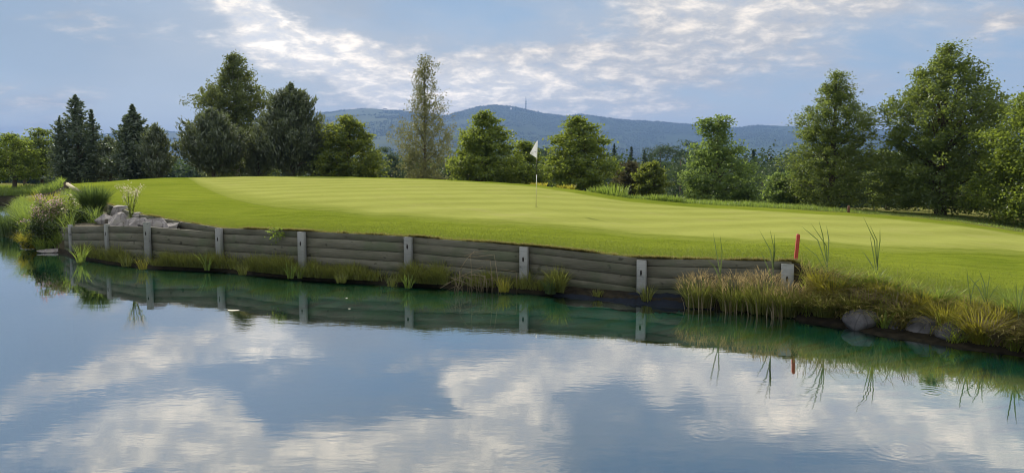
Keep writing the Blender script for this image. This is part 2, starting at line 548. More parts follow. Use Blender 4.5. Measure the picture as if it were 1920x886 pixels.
TU = np.unique(np.concatenate([np.linspace(-.735, U_418, 90), YL_U[YL_U > -.735]]))
a = np.interp(TU, YL_U, YL_Y) + .03; b = np.interp(TU, EDGE[:, 0], EDGE[:, 1]) - .02
tt = np.linspace(0, 1, 60) ** 1.5
TY = a[:, None] + np.maximum(b - a, .01)[:, None] * tt[None, :]
TX = TU[:, None] * TY
TZ = terrace_z(TX, TY) + (fbm(TX * 1.5, TY * 1.5, 3, 9) - .5) * .08
EF = np.stack([np.stack([TX[:, 0], TY[:, 0], TZ[:, 0] - .0005], -1), np.stack([TX[:, 0], TY[:, 0], np.full(len(TU), -2.6)], -1)], 1)
tag(obj('terrace_earth', mesh('terrace_earth', EF, grid_faces(len(TU), 2)), M['soil']), kind='structure')
tag(obj('planted_bank', mesh('planted_bank', np.stack([TX, TY, TZ], -1), grid_faces(len(TU), len(tt)), smooth=True), M['soil']), kind='structure')


# pond bed with its shelf at the foot of the wall and the right-hand bank slope
def bed_edge(u):
    return np.where((u < U_418) & (u > -.74), np.interp(u, YL_U, YL_Y), np.interp(u, EDGE[:, 0], EDGE[:, 1]))


RW = [-.02, .06, .32, .45, .6, 1.0, 1.6, 2.4, 3.5, 5, 8, 12, 60]
ZW = [.13, .13, .09, .0, -.06, -.20, -.40, -.62, -.9, -1.2, -1.6, -1.9, -2.3]
ZB = [1, .97, .62, .42, .22, -.03, -.22, -.38, -.55, -.85, -1.4, -1.9, -2.3]
R_ = np.unique(np.concatenate([np.linspace(-.02, 1.2, 22), np.linspace(1.2, 6, 22), [7, 8, 9, 10, 12, 15, 20, 30, 45, 60]]))
BU = US
be = bed_edge(BU)
BY = np.maximum(be[:, None] - R_[None, :], .9)
BX = BU[:, None] * BY
zwu = np.interp(BU, EDGE[:, 0], EDGE[:, 2])
wallf = np.clip((U_WALL1 + .012 - BU) / .02, 0, 1) * (BU > -.60)
zb_ = np.interp(R_, RW, ZB)
BZb = np.where(zb_[None, :] > 0, zb_[None, :] * (zwu[:, None] - .02), zb_[None, :])
BZw = np.interp(R_, RW, ZW)[None, :]
BZ = BZw * wallf[:, None] + BZb * (1 - wallf[:, None])
pen = ((BU > -.74) & (BU < -.60))
BZ[pen] = np.interp(R_, [-.02, .3, 1, 2, 4, 8, 60], [.10, 0, -.2, -.4, -.9, -1.5, -2.3])[None, :]
nz = fbm(BX * .9, BY * .9, 4, 21) - .5
BZ = BZ + nz * np.where(R_ < .1, .02, np.where(R_ < .9, .12, .22))[None, :]

m, g, out = newmat('pond_bed_algae')
tc = g.new('ShaderNodeTexCoord'); P = tc.outputs['Object']
sx = g.new('ShaderNodeSeparateXYZ'); g.l.new(P, sx.inputs[0])
n1 = g.noise(g.mapping(P, (.7, 1.4, .6)), .9, 4, .58, .6)
n2 = g.noise(g.mapping(P, (.8, 3.6, 1)), 1.6, 2, .5, .5)
alg = g.ramp(g.math('ADD', g.math('MULTIPLY', n1, .55), g.math('MULTIPLY', n2, .5)), [(.34, (.003, .07, .05)), (.50, (.005, .27, .18)), (.63, (.05, .24, .08)), (.75, (.16, .13, .04))])
deep = (.010, .045, .030)
dp = g.sstep(g.math('ADD', sx.outputs[2], g.math('MULTIPLY', g.math('SUBTRACT', n1, .5), .5)), -.62, -.20)
c = g.mix(dp, deep, alg)
mud = g.ramp(g.noise(P, 9, 5, .6), [(.35, (.010, .009, .007)), (.7, (.032, .028, .018))])
c = g.mix(g.sstep(sx.outputs[2], -.07, -.01), c, mud)
p = g.new('ShaderNodeBsdfPrincipled', ins={'Base Color': c, 'Roughness': .9, 'Specular IOR Level': .1})
bm_ = g.new('ShaderNodeBump', ins={'Strength': .4, 'Distance': .05, 'Height': n2}); g.l.new(bm_.outputs[0], p.inputs['Normal'])
g.l.new(p.outputs[0], out.inputs[0])
M['bed'] = m
tag(obj('pond_bed', mesh('pond_bed', np.stack([BX, BY, BZ], -1), grid_faces(len(BU), len(R_)), smooth=True), M['bed']), kind='structure')

# bank under the photographer's feet
nb = np.array([[x, y] for x in np.linspace(-400, 400, 41) for y in (-400, -60, -10, 0, .6, 1.0, 1.5)])
nbz = np.where(nb[:, 1] <= .6, .78, np.where(nb[:, 1] <= 1.0, .5, -.4))
tag(obj('near_bank', mesh('near_bank', np.column_stack([nb, nbz]), grid_faces(41, 7), smooth=True), M['rough']), kind='structure')

# pond water
m, g, out = newmat('pond_water')
tc = g.new('ShaderNodeTexCoord'); P = tc.outputs['Object']
w1 = g.noise(g.mapping(P, (1.0, 2.6, 1), (0, 0, .12)), 1.7, 3, .5)
w2 = g.noise(g.mapping(P, (1.0, 2.0, 1), (0, 0, -.2)), 7.0, 3, .55)
patch = g.sstep(g.noise(g.mapping(P, (.5, 1, 1)), .35, 3, .5), .40, .68)
h = g.math('ADD', g.math('MULTIPLY', w1, .32), g.math('MULTIPLY', g.math('MULTIPLY', w2, patch), .30))
for (px, py, rr, amp) in [(1748, 735, .22, .22), (1690, 838, .34, .10), (1330, 812, .3, .08), (1490, 787, .15, .07), (1045, 878, .5, .10), (1300, 770, .12, .05)]:
    c_ = at(px, py, z=0)
    dn = g.new('ShaderNodeVectorMath', operation='DISTANCE'); g.l.new(P, dn.inputs[0]); dn.inputs[1].default_value = tuple(c_)
    dd = dn.outputs['Value']
    env = g.math('POWER', .3679, g.math('POWER', g.math('DIVIDE', dd, rr), 2.0))
    h = g.math('ADD', h, g.math('MULTIPLY', g.math('MULTIPLY', g.math('SINE', g.math('MULTIPLY', dd, 75.0)), env), amp * .22))
bp = g.new('ShaderNodeBump', ins={'Strength': 1.0, 'Distance': .0034, 'Height': h})
gl_ = g.new('ShaderNodeBsdfGlossy', ins={'Roughness': .012, 'Color': (.95, .98, 1, 1), 'Normal': bp.outputs[0]})
tr = g.new('ShaderNodeBsdfTransparent', ins={'Color': (.58, .97, .90, 1)})
frn = g.new('ShaderNodeFresnel', ins={'IOR': 1.43, 'Normal': bp.outputs[0]})
mx = g.new('ShaderNodeMixShader', ins={0: g.math('POWER', frn.outputs[0], .41), 1: tr.outputs[0], 2: gl_.outputs[0]})
g.l.new(mx.outputs[0], out.inputs[0])
M['water'] = m
wy = np.interp(US, EDGE[:, 0], EDGE[:, 1]) + .25
WV = np.stack([np.stack([US * .95, np.full(len(US), .95), np.zeros(len(US))], -1), np.stack([US * wy, wy, np.zeros(len(US))], -1)], 1)
tag(obj('pond_water', mesh('pond_water', WV, grid_faces(len(US), 2)), M['water']), kind='structure')

# ------------------------------------------------------------------ far hills
RIDGE = np.array([(-400, 262), (0, 252), (60, 258), (200, 252), (300, 245), (350, 250), (470, 236), (590, 214), (640, 208), (700, 205), (745, 206), (790, 214), (835, 217),
                  (870, 208), (900, 200), (930, 198), (960, 201), (990, 206), (1020, 214), (1055, 217), (1090, 214), (1130, 220), (1180, 226), (1230, 229), (1300, 234),
                  (1370, 240), (1420, 236), (1480, 236), (1560, 240), (1640, 243), (1700, 248), (1800, 250), (1920, 255), (2300, 262)], float)
hu = np.linspace(-1.0, 1.0, 460)
hr = np.concatenate([np.linspace(1500, 5200, 60), np.linspace(5250, 8200, 22)])
rp = np.interp(hu, (RIDGE[:, 0] - 960) / F, RIDGE[:, 1])
ridge_h = (313 - rp) / F * 5500 + HC
Xh = hu[:, None] * hr[None, :]; Yh = np.broadcast_to(hr[None, :], Xh.shape)
tt = np.clip((hr - 1500) / (5500 - 1500), 0, 1)
prof = np.where(hr < 5500, .10 * tt + .90 * np.clip((tt - .30) / .70, 0, 1) ** 1.35, 1 - .9 * np.clip((hr - 5500) / 2700, 0, 1) ** 1.3)
spur = fbm(Xh / 900 + 5, Yh / 1500, 4, 31) - .5
Zh = -8 + (ridge_h + 8)[:, None] * prof[None, :] + spur * 260 * (np.sin(PI * np.clip(tt, 0, 1)) ** 1.2)[None, :] * (tt[None, :] < 1)
Zh += (fbm(Xh / 120, Yh / 120, 3, 37) - .5) * 14 * np.clip(tt * 3, 0, 1)[None, :]
Zh[:, 0] = -20
# nothing in front of the ridge may rise above it in the photo
lim = HC + (ridge_h - HC)[:, None] * hr[None, :] / 5500 * .985
Zh = np.where((hr < 5450)[None, :], np.minimum(Zh, lim), Zh)
m, g, out = newmat('hill_woods')
tc = g.new('ShaderNodeTexCoord'); P = tc.outputs['Object']
n1 = g.noise(P, .0016, 5, .6); n2 = g.noise(P, .018, 5, .7)
c = g.ramp(g.math('ADD', g.math('MULTIPLY', n1, .6), g.math('MULTIPLY', n2, .45)), [(.36, (.018, .036, .018)), (.55, (.03, .055, .022)), (.66, (.050, .078, .03)), (.76, (.13, .15, .07))])
p = g.new('ShaderNodeBsdfPrincipled', ins={'Base Color': c, 'Roughness': .95, 'Specular IOR Level': .05})
b = g.new('ShaderNodeBump', ins={'Strength': .8, 'Distance': 14, 'Height': n2}); g.l.new(b.outputs[0], p.inputs['Normal'])
g.l.new(p.outputs[0], out.inputs[0])
M['hills'] = m
tag(obj('hills', mesh('hills', np.stack([Xh, Yh, Zh], -1), grid_faces(len(hu), len(hr)), smooth=True), M['hills']), kind='structure')


def hill_z(X, Y):
    u = X / Y
    iu = np.clip(np.searchsorted(hu, u) - 1, 0, len(hu) - 2); ir = np.clip(np.searchsorted(hr, Y) - 1, 0, len(hr) - 2)
    fu = (u - hu[iu]) / (hu[iu + 1] - hu[iu]); f2 = (Y - hr[ir]) / (hr[ir + 1] - hr[ir])
    return (Zh[iu, ir] * (1 - fu) + Zh[iu + 1, ir] * fu) * (1 - f2) + (Zh[iu, ir + 1] * (1 - fu) + Zh[iu + 1, ir + 1] * fu) * f2


M['hill_leaf'] = foliage_mat('hill_wood_leaf', (.022, .042, .022), (.036, .060, .027), .15)
M['far_leaf'] = foliage_mat('far_wood_leaf', (.022, .045, .022), (.075, .12, .042), .3)
# wooded hillsides: thousands of small crowns nobody could count
N = 60000
hy = 1900 + (5560 - 1900) * rng.random(N) ** .7; hx = hy * rng.uniform(-.74, .74, N)
dens = fbm(hx / 260, hy / 260, 3, 51)
k = dens > .40; hx, hy = hx[k], hy[k]; hz = hill_z(hx, hy); N = len(hx)
hh = rng.uniform(5, 11, N); hw = hh * rng.uniform(.28, .5, N)
ang = rng.random(N)[:, None] * 6.28 + np.arange(4)[None, :] * PI / 2
ring = np.stack([hx[:, None] + hw[:, None] * np.cos(ang), hy[:, None] + hw[:, None] * np.sin(ang), np.broadcast_to((hz + hh * .30)[:, None], ang.shape)], -1)
V = np.concatenate([np.stack([hx, hy, hz - 2], -1)[:, None], ring, np.stack([hx, hy, hz + hh], -1)[:, None]], 1).reshape(-1, 3)
b6 = np.arange(N)[:, None] * 6
tr_ = np.concatenate([b6 + np.array([[0, 2, 1]]), b6 + np.array([[0, 3, 2]]), b6 + np.array([[0, 4, 3]]), b6 + np.array([[0, 1, 4]]),
                      b6 + np.array([[5, 1, 2]]), b6 + np.array([[5, 2, 3]]), b6 + np.array([[5, 3, 4]]), b6 + np.array([[5, 4, 1]])])
tag(obj('hillside_forest', mesh('hillside_forest', V, None, tr_, tint=np.repeat(rng.random(N), 6)), M['hill_leaf']),
    'dark forest covering the blue hills on the horizon', 'forest', kind='stuff')

# transmission mast on the summit
M['steel'] = plain_mat('mast_steel', (.16, .17, .19), .5, 2, .1)
ub = uof(986, 206); my = 5480.
mz = float(hill_z(np.array([ub * my]), np.array([my]))[0])
top = at(986, 180, Y=my)[2]
mast = empty('transmission_mast', (ub * my, my, mz - 3), 'tall thin transmission mast on the summit of the far hill', 'mast')
mb = MB(); tube(mb, [(0, 0, 0), (0, 0, (top - mz) * .62)], [4.2, 3.6], 8); obj('shaft', mb.me('shaft', True), M['steel'], mast)
mb = MB(); tube(mb, [(0, 0, (top - mz) * .62), (0, 0, top - mz + 3)], [2.4, 1.2], 8); obj('antenna', mb.me('antenna', True), M['steel'], mast)
for dz in (.45, .62):
    mb = MB(); tube(mb, [(0, 0, (top - mz) * dz), (0, 0, (top - mz) * dz + 5)], [6.5, 6.5], 10); obj('platform', mb.me('platform'), M['steel'], mast)
M['whitewash'] = plain_mat('white_wall', (.7, .7, .68), .8, .05, .05)
M['rooftile'] = plain_mat('dark_roof', (.10, .09, .09), .8, .05, .1)
for (px, py, hw_, hh_, lab) in [(958, 203.5, 14, 17, 'small pale summit building just left of the tall mast'), (722, 209, 24, 15, 'white hillside building on the ridge left of the slender birch')]:
    u_ = uof(px, py); yb_ = 5350.
    zz = float(hill_z(np.array([u_ * yb_]), np.array([yb_]))[0]) + 1
    zt = at(px, py, Y=yb_)[2] - hh_ * .6
    zz = max(zz, zt)
    e = empty('hill_building', (u_ * yb_, yb_, zz), lab, 'building')
    mb = MB(); box(mb, -hw_ / 2, hw_ / 2, -8, 8, -25, hh_ * .7); obj('wall', mb.me('wall'), M['whitewash'], e)
    mb = MB(); mb.add([(-hw_ / 2 - 1, -9, hh_ * .7 + .01), (hw_ / 2 + 1, -9, hh_ * .7 + .01), (hw_ / 2 + 1, 9, hh_ * .7 + .01), (-hw_ / 2 - 1, 9, hh_ * .7 + .01), (-hw_ / 2 - 1, 0, hh_), (hw_ / 2 + 1, 0, hh_)],
                     [[0, 1, 5, 4], [2, 3, 4, 5], [0, 3, 2, 1]], [[0, 4, 3], [1, 2, 5]])
    obj('roof', mb.me('roof'), M['rooftile'], e)

# ------------------------------------------------------------------ trees
M['bark'] = plain_mat('grey_brown_bark', (.075, .06, .045), .9, 9, .5, .9, 18)
M['birch_bark'] = plain_mat('birch_bark', (.42, .40, .36), .8, 6, .6, .3, 18)
M['leaf_linden'] = foliage_mat('linden_leaf', (.060, .105, .022), (.17, .225, .045), .52, (0.439, 0.537, 0.061))
M['leaf_maple'] = foliage_mat('maple_leaf', (.058, .098, .020), (.165, .215, .045), .52, (0.439, 0.561, 0.061))
M['leaf_big'] = foliage_mat('broad_leaf', (.040, .080, .026), (.14, .195, .048), .5, (0.415, 0.512, 0.067), gloss=.09)
M['leaf_hornbeam'] = foliage_mat('hornbeam_leaf', (.052, .088, .026), (.155, .205, .055), .5, (0.403, 0.512, 0.085), gloss=.09)
M['leaf_ash'] = foliage_mat('ash_leaf', (.058, .11, .042), (.155, .225, .07), .52, (0.390, 0.537, 0.098))
M['leaf_birch'] = foliage_mat('birch_leaf', (.065, .085, .032), (.16, .175, .07), .48, (0.342, 0.342, 0.098), gloss=.1)
M['leaf_gold'] = foliage_mat('golden_leaf', (.034, .068, .018), (.14, .185, .035), .5, (0.488, 0.561, 0.067))
M['needle_spruce'] = foliage_mat('spruce_needle', (.058, .086, .056), (.135, .185, .105), .30, gloss=.12)
M['needle_pine'] = foliage_mat('pine_needle', (.060, .084, .052), (.155, .195, .098), .32, gloss=.12)
M['leaf_birch_full'] = foliage_mat('full_birch_leaf', (.05, .08, .028), (.13, .165, .055), .46, (0.317, 0.366, 0.073))
M['leaf_shrub'] = foliage_mat('shrub_leaf', (.016, .034, .012), (.055, .085, .022), .3)
M['g_bank'] = foliage_mat('bank_blade', (.085, .125, .022), (.28, .35, .06), .52, (.55, .68, .08), gloss=.05)
M['leaf_brown'] = foliage_mat('brownish_leaf', (.055, .058, .028), (.13, .125, .06), .35, (.22, .20, .07))


def trunk_mesh(H, r0, targets, base_clear=0.0, fork=.8):
    mb = MB()
    k = 10
    zz = np.linspace(-.3, H * .96, k)
    w = np.cumsum(rng.normal(0, .018 * H / 7, (k, 2)), 0); w[:2] = 0
    pts = np.column_stack([w, zz])
    rad = r0 * (1 - np.clip(zz / H, 0, 1)) ** .85 + .012
    rad[0] *= 1.5; rad[1] *= 1.08
    tube(mb, pts, rad, 9)
    for tgt in targets:
        h = min(tgt[2] * rng.uniform(.55, .85), H * .9)
        h = max(h, base_clear)
        base = np.array([np.interp(h, zz, pts[:, 0]), np.interp(h, zz, pts[:, 1]), h])
        mid = base * .45 + np.asarray(tgt) * .55 + np.array([0, 0, .08 * H * rng.uniform(-.2, .5)])
        r = max(.014, np.interp(h, zz, rad) * .38)
        tube(mb, [base, mid, tgt], [r, r * .6, r * .2], 5, cap=False)
    return mb.me('trunk', True)


def prof_fn(prof):
    P = np.array(prof, float)    # (height fraction, left radius, right radius) in metres

    def R(h, phi):
        l, r = np.interp(h, P[:, 0], P[:, 1]), np.interp(h, P[:, 0], P[:, 2])
        c = np.cos(phi)
        return np.where(c < 0, l * c * c + (l + r) / 2 * (1 - c * c), r * c * c + (l + r) / 2 * (1 - c * c))
    return R, P


def crown_broad(H, prof, nclump, nleaf, lsize, rc=.45, flat=.6, up=.5, droop=0.0, tint0=.5, shell=.55, lumps=.32):
    R, P = prof_fn(prof)
    h0, h1 = P[0, 0], P[-1, 0]
    hs = rng.uniform(h0, h1, nclump * 4)
    wgt = np.interp(hs, P[:, 0], (P[:, 1] + P[:, 2]) / 2) + .12
    hs = hs[rng.random(len(hs)) < wgt / wgt.max()][:nclump]
    n = len(hs)
    phi = rng.uniform(0, 2 * PI, n)
    lump = 1 + lumps * (2 * vnoise(phi * 1.6 + 10, hs * 9, 5) - 1) + rng.normal(0, .12, n)
    lump = np.where(rng.random(n) < .10, lump * rng.uniform(1.05, 1.25, n), lump)
    rr = R(hs, phi) * lump * (shell + (1 - shell) * rng.random(n) ** .6)
    inner = rng.random(n) < .28
    rr = np.where(inner, rr * rng.uniform(.2, .8, n), rr)
    C = np.column_stack([rr * np.cos(phi), rr * np.sin(phi), hs * H])
    mb = MB()
    per = rng.poisson(nleaf, n) + 2
    idx = np.repeat(np.arange(n), per)
    scale = (rc * rng.uniform(.55, 1.25, n))[idx]
    d = rng.normal(size=(len(idx), 3)); d /= np.linalg.norm(d, axis=1)[:, None]
    d *= (rng.random(len(idx)) ** .45)[:, None]
    out_ = np.column_stack([np.cos(phi), np.sin(phi), np.full(n, .1)])[idx]
    off = d * np.array([1, 1, flat]) * scale[:, None]
    # twigs: leaves stretch outward along the branch, and hang when droop > 0
    off += out_ * (rng.normal(0, .45, len(idx)) * scale)[:, None]
    off[:, 2] -= droop * np.abs(rng.normal(0, 1, len(idx))) * scale
    L = C[idx] + off
    tint = np.clip(tint0 + rng.normal(0, .16, n)[idx] + rng.normal(0, .16, len(idx)), 0, 1)
    leaves(mb, L, lsize * rng.uniform(.65, 1.3, len(idx)), tint, up)
    return mb.me('crown'), C[rng.permutation(n)]


def crown_strand(H, prof, nstrand, nleaf, lsize, length=.9, tint0=.5):
    """birch: leaves along hanging twigs"""
    R, P = prof_fn(prof)
    hs = rng.uniform(P[0, 0], P[-1, 0], nstrand * 4)
    wgt = np.interp(hs, P[:, 0], (P[:, 1] + P[:, 2]) / 2) + .15
    hs = hs[rng.random(len(hs)) < wgt / wgt.max()][:nstrand]; n = len(hs)
    phi = rng.uniform(0, 2 * PI, n)
    lump = 1 + .25 * (2 * vnoise(phi * 1.7 + 3, hs * 11, 8) - 1) + rng.normal(0, .08, n)
    rr = R(hs, phi) * lump * rng.random(n) ** .45
    C = np.column_stack([rr * np.cos(phi), rr * np.sin(phi), hs * H])
    per = rng.poisson(nleaf, n) + 3
    idx = np.repeat(np.arange(n), per); m_ = len(idx)
    s = rng.random(m_)
    ln = (length * rng.uniform(.4, 1.3, n))[idx]
    L = C[idx] + np.column_stack([np.cos(phi)[idx] * ln * .38 * np.sin(s * 1.6), np.sin(phi)[idx] * ln * .38 * np.sin(s * 1.6), .18 * ln - ln * s ** 1.5])
    L += rng.normal(0, .055 * length, (m_, 3)) + rng.normal(0, .02, (m_, 3))
    mb = MB()
    tint = np.clip(tint0 + rng.normal(0, .15, n)[idx] + rng.normal(0, .18, m_), 0, 1)
    leaves(mb, L, lsize * rng.uniform(.65, 1.3, m_), tint, .1, .55, (0, 0, -1), .35)
    return mb.me('crown'), C[rng.permutation(n)]


def crown_needle(H, prof, nwhorl, nbr, nspray, lsize, rise=.1, kind='spruce', tint0=.4, hmin=None):
    R, P = prof_fn(prof)
    mb = MB(); tg = []
    hs = np.linspace(P[0, 0], P[-1, 0], nwhorl)
    A, D, T_ = [], [], []
    for h in hs:
        nb_ = max(4, int(nbr * rng.uniform(.8, 1.2)))
        ph0 = rng.random() * 6.28
        for k in range(nb_):
            phi = ph0 + k / nb_ * 6.28 + rng.normal(0, .18)
            hh = h + rng.normal(0, .3 / nwhorl)
            Lb = float(R(np.array(hh), np.array(phi))) * rng.uniform(.58, 1.2)
            if Lb < .06: Lb = .06
            m_ = max(5, int(nspray * .72 * (.25 + Lb)))
            s = rng.random(m_) ** (.75 if kind == 'spruce' else .45)
            dirn = np.array([math.cos(phi), math.sin(phi), 0])
            zz = hh * H + Lb * rise * s + (Lb * .28 * s ** 2.2 if kind == 'spruce' else Lb * .45 * s ** 2)
            c = dirn[None, :] * (Lb * s)[:, None]; c[:, 2] = zz
            side = np.array([-dirn[1], dirn[0], 0])
            sw = rng.normal(0, 1, m_) * .22 * Lb * (1 - s * .75)
            c += side[None, :] * sw[:, None]
            if kind == 'spruce':
                c[:, 2] -= np.abs(rng.normal(0, .07 + .05 * Lb, m_))
                ax = dirn[None, :] * .8 + side[None, :] * np.sign(sw)[:, None] * .6 + np.array([0, 0, .1])
            else:
                c[:, 2] += np.abs(rng.normal(0, .16, m_)); c[:, :2] += rng.normal(0, .06, (m_, 2))
                ax = dirn[None, :] * .45 + np.array([0, 0, 1.0]) + rng.normal(0, .2, (m_, 3))
            A.append(c); D.append(ax); T_.append(np.clip(np.full(m_, tint0 + rng.normal(0, .14)) + rng.normal(0, .14, m_), 0, 1))
            tg.append([dirn[0] * Lb * .8, dirn[1] * Lb * .8, hh * H + Lb * .8 * rise])
    A, D, T_ = np.concatenate(A), np.concatenate(D), np.concatenate(T_)
    leaves(mb, A, lsize * rng.uniform(.6, 1.35, len(A)), T_, .15, .30 if kind == 'spruce' else .26, D, .8)
    # leader
    lead = np.column_stack([rng.normal(0, .03, 40), rng.normal(0, .03, 40), H * (P[-1, 0] + (1.0 - P[-1, 0]) * rng.random(40))])
    leaves(mb, lead, lsize * .8, tint0, .2, .3, np.tile([[0, 0, 1.0]], (40, 1)), .7)
    return mb.me('crown'), np.array(tg)[rng.permutation(len(tg))]


def px_profile(Y, xc, ybase, ytop, rows):
    """rows: (photo y, left x, right x) -> (fraction, left m, right m); H in metres"""
    zb_, zt_ = at(xc, ybase, Y=Y)[2], at(xc, ytop, Y=Y)[2]
    H = zt_ - zb_
    sc = Y / F * 1.005
    pr = []
    for y, l, r in rows:
        pr.append(((at(xc, y, Y=Y)[2] - zb_) / H, max(.02, (xc - l) * sc), max(.02, (r - xc) * sc)))
    pr.sort()
    X = at(xc, ybase, Y=Y)[0]
    return H, pr, np.array([X, Y, zb_])


def tree(name, label, cat, Y, xc, ybase, ytop, rows, kind, leaf, trunk_r=.12, bark='bark', group='trees around the green', limbs=26, clear=0.0, **k):
    H, pr, loc = px_profile(Y, xc, ybase, ytop, rows)
    # plant it on the ground if its foot is hidden
    e = empty(name, tuple(loc), label, cat, group)
    if kind == 'broad': cm, tg = crown_broad(H, pr, **k)
    elif kind == 'strand': cm, tg = crown_strand(H, pr, **k)
    else: cm, tg = crown_needle(H, pr, kind=kind, **k)
    obj('trunk', trunk_mesh(H, trunk_r, tg[:limbs], clear), M[bark], e)
    obj('crown', cm, M[leaf], e)
    return e


# --- left group
tree('maple_tree', 'low round maple with sunlit yellowish leaves at the far left edge of the photo', 'tree', 57, 28, 356, 252,
     [(334, -14, 58), (318, -28, 80), (298, -30, 82), (278, -18, 70), (262, 4, 56), (253, 20, 38)], 'broad', 'leaf_maple', .15, clear=1.0, nclump=230, nleaf=34, lsize=.20, rc=.5, tint0=.62)
tree('maple_tree', 'small dark maple with a bare trunk between the sunlit maple and the tall spruce', 'tree', 60, 80, 354, 241,
     [(330, 62, 100), (300, 52, 104), (275, 52, 102), (255, 58, 97), (242, 74, 88)], 'broad', 'leaf_big', .13, clear=1.0, nclump=150, nleaf=34, lsize=.20, rc=.45, tint0=.4)
tree('maple_tree', 'slim dark maple behind the sunlit maple on the far left lawn', 'tree', 66, 47, 350, 268,
     [(330, 34, 62), (310, 22, 76), (290, 24, 78), (270, 36, 60)], 'broad', 'leaf_big', .13, clear=1.0, nclump=110, nleaf=30, lsize=.22, rc=.45, tint0=.3)
tree('spruce_tree', 'tallest spruce in the left group, with several pointed tops and open branches', 'tree', 56, 150, 346, 178,
     [(340, 100, 205), (318, 102, 204), (290, 108, 196), (262, 106, 190), (246, 112, 180), (236, 122, 170), (222, 133, 167), (205, 133, 167), (192, 140, 160), (182, 147, 153)], 'spruce', 'needle_spruce', .17, nwhorl=26, nbr=9, nspray=34, lsize=.30, rise=.25, tint0=.42)
tree('spruce_tree', 'shorter slim spruce growing against the right side of the tallest spruce', 'tree', 57, 178, 346, 207,
     [(340, 160, 222), (300, 160, 216), (262, 163, 194), (240, 166, 190), (222, 172, 185), (210, 176, 180)], 'spruce', 'needle_spruce', .10, nwhorl=18, nbr=8, nspray=34, lsize=.28, rise=.3, tint0=.42)
tree('spruce_tree', 'low spruce at the left foot of the tallest spruce', 'tree', 55, 118, 348, 222,
     [(342, 84, 140), (310, 90, 146), (275, 104, 134), (246, 110, 128), (226, 117, 120)], 'spruce', 'needle_spruce', .09, nwhorl=18, nbr=8, nspray=32, lsize=.28, rise=.25, tint0=.45)
tree('spruce_tree', 'broad dark spruce with a thin bare pointed top, second conifer from the left', 'tree', 54, 254, 344, 196,
     [(338, 206, 318), (310, 212, 312), (285, 222, 302), (262, 226, 290), (246, 234, 276), (232, 236, 275), (220, 243, 267), (208, 250, 259), (200, 253, 256)], 'spruce', 'needle_spruce', .16, nwhorl=30, nbr=11, nspray=46, lsize=.30, rise=.3, tint0=.36)
tree('pine_tree', 'low bushy pine at the right foot of the pointed dark spruce', 'tree', 52, 296, 343, 242,
     [(338, 262, 335), (310, 262, 328), (280, 272, 318), (255, 284, 308), (245, 292, 300)], 'pine', 'needle_pine', .09, nwhorl=15, nbr=9, nspray=40, lsize=.30, rise=.4, tint0=.4)
tree('pine_tree', 'low shaggy pine between the tallest spruce and the broad dark spruce', 'tree', 56, 208, 344, 262,
     [(340, 176, 240), (310, 180, 238), (282, 192, 226), (266, 204, 212)], 'pine', 'needle_pine', .09, nwhorl=13, nbr=9, nspray=36, lsize=.30, rise=.4, tint0=.5)
tree('pine_tree', 'wide dark bushy pine in front of the tall full birch', 'tree', 53, 402, 342, 212,
     [(337, 336, 462), (315, 338, 458), (292, 346, 450), (268, 362, 440), (246, 376, 428), (228, 388, 416), (216, 397, 407)], 'pine', 'needle_pine', .15, nwhorl=26, nbr=12, nspray=48, lsize=.32, rise=.45, tint0=.36)
tree('birch_tree', 'tall full birch towering over the pines left of the green', 'tree', 70, 446, 342, 98,
     [(336, 395, 510), (300, 382, 512), (262, 378, 510), (226, 376, 506), (206, 379, 500), (190, 382, 507), (176, 396, 508), (160, 404, 488), (142, 424, 482), (124, 436, 474), (108, 440, 464), (100, 448, 456)], 'broad', 'leaf_birch_full', .2, 'birch_bark', limbs=50, nclump=1150, nleaf=44, lsize=.19, rc=.46, flat=.95, droop=.30, up=.1, tint0=.5, shell=.45, lumps=.42)
tree('pine_tree', 'tall feathery pine with upright shoots right of the full birch', 'tree', 54, 550, 342, 164,
     [(337, 478, 618), (312, 486, 614), (288, 496, 606), (262, 505, 598), (238, 511, 592), (214, 518, 582), (196, 530, 570), (180, 541, 559), (168, 547, 553)], 'pine', 'needle_pine', .17, nwhorl=32, nbr=12, nspray=48, lsize=.33, rise=.5, tint0=.42)
tree('pine_tree', 'low pine filling the gap between the wide pine and the feathery pine', 'tree', 55, 486, 342, 238,
     [(338, 448, 522), (310, 450, 520), (280, 464, 510), (252, 478, 496)], 'pine', 'needle_pine', .1, nwhorl=15, nbr=10, nspray=40, lsize=.30, rise=.5, tint0=.46)
tree('pine_tree', 'short shaggy pine at the right foot of the feathery pine', 'tree', 54, 596, 342, 252,
     [(338, 566, 634), (312, 568, 632), (284, 578, 616), (258, 590, 604)], 'pine', 'needle_pine', .1, nwhorl=14, nbr=10, nspray=40, lsize=.30, rise=.5, tint0=.4)
tree('hornbeam_tree', 'rounded dense tree with golden sunlit top right of the feathery pine', 'tree', 53, 655, 342, 216,
     [(338, 604, 712), (318, 600, 714), (296, 604, 708), (272, 608, 696), (250, 612, 686), (234, 622, 676), (222, 640, 666), (217, 648, 660)], 'broad', 'leaf_gold', .15, nclump=420, nleaf=42, lsize=.18, rc=.42, tint0=.42, shell=.7)
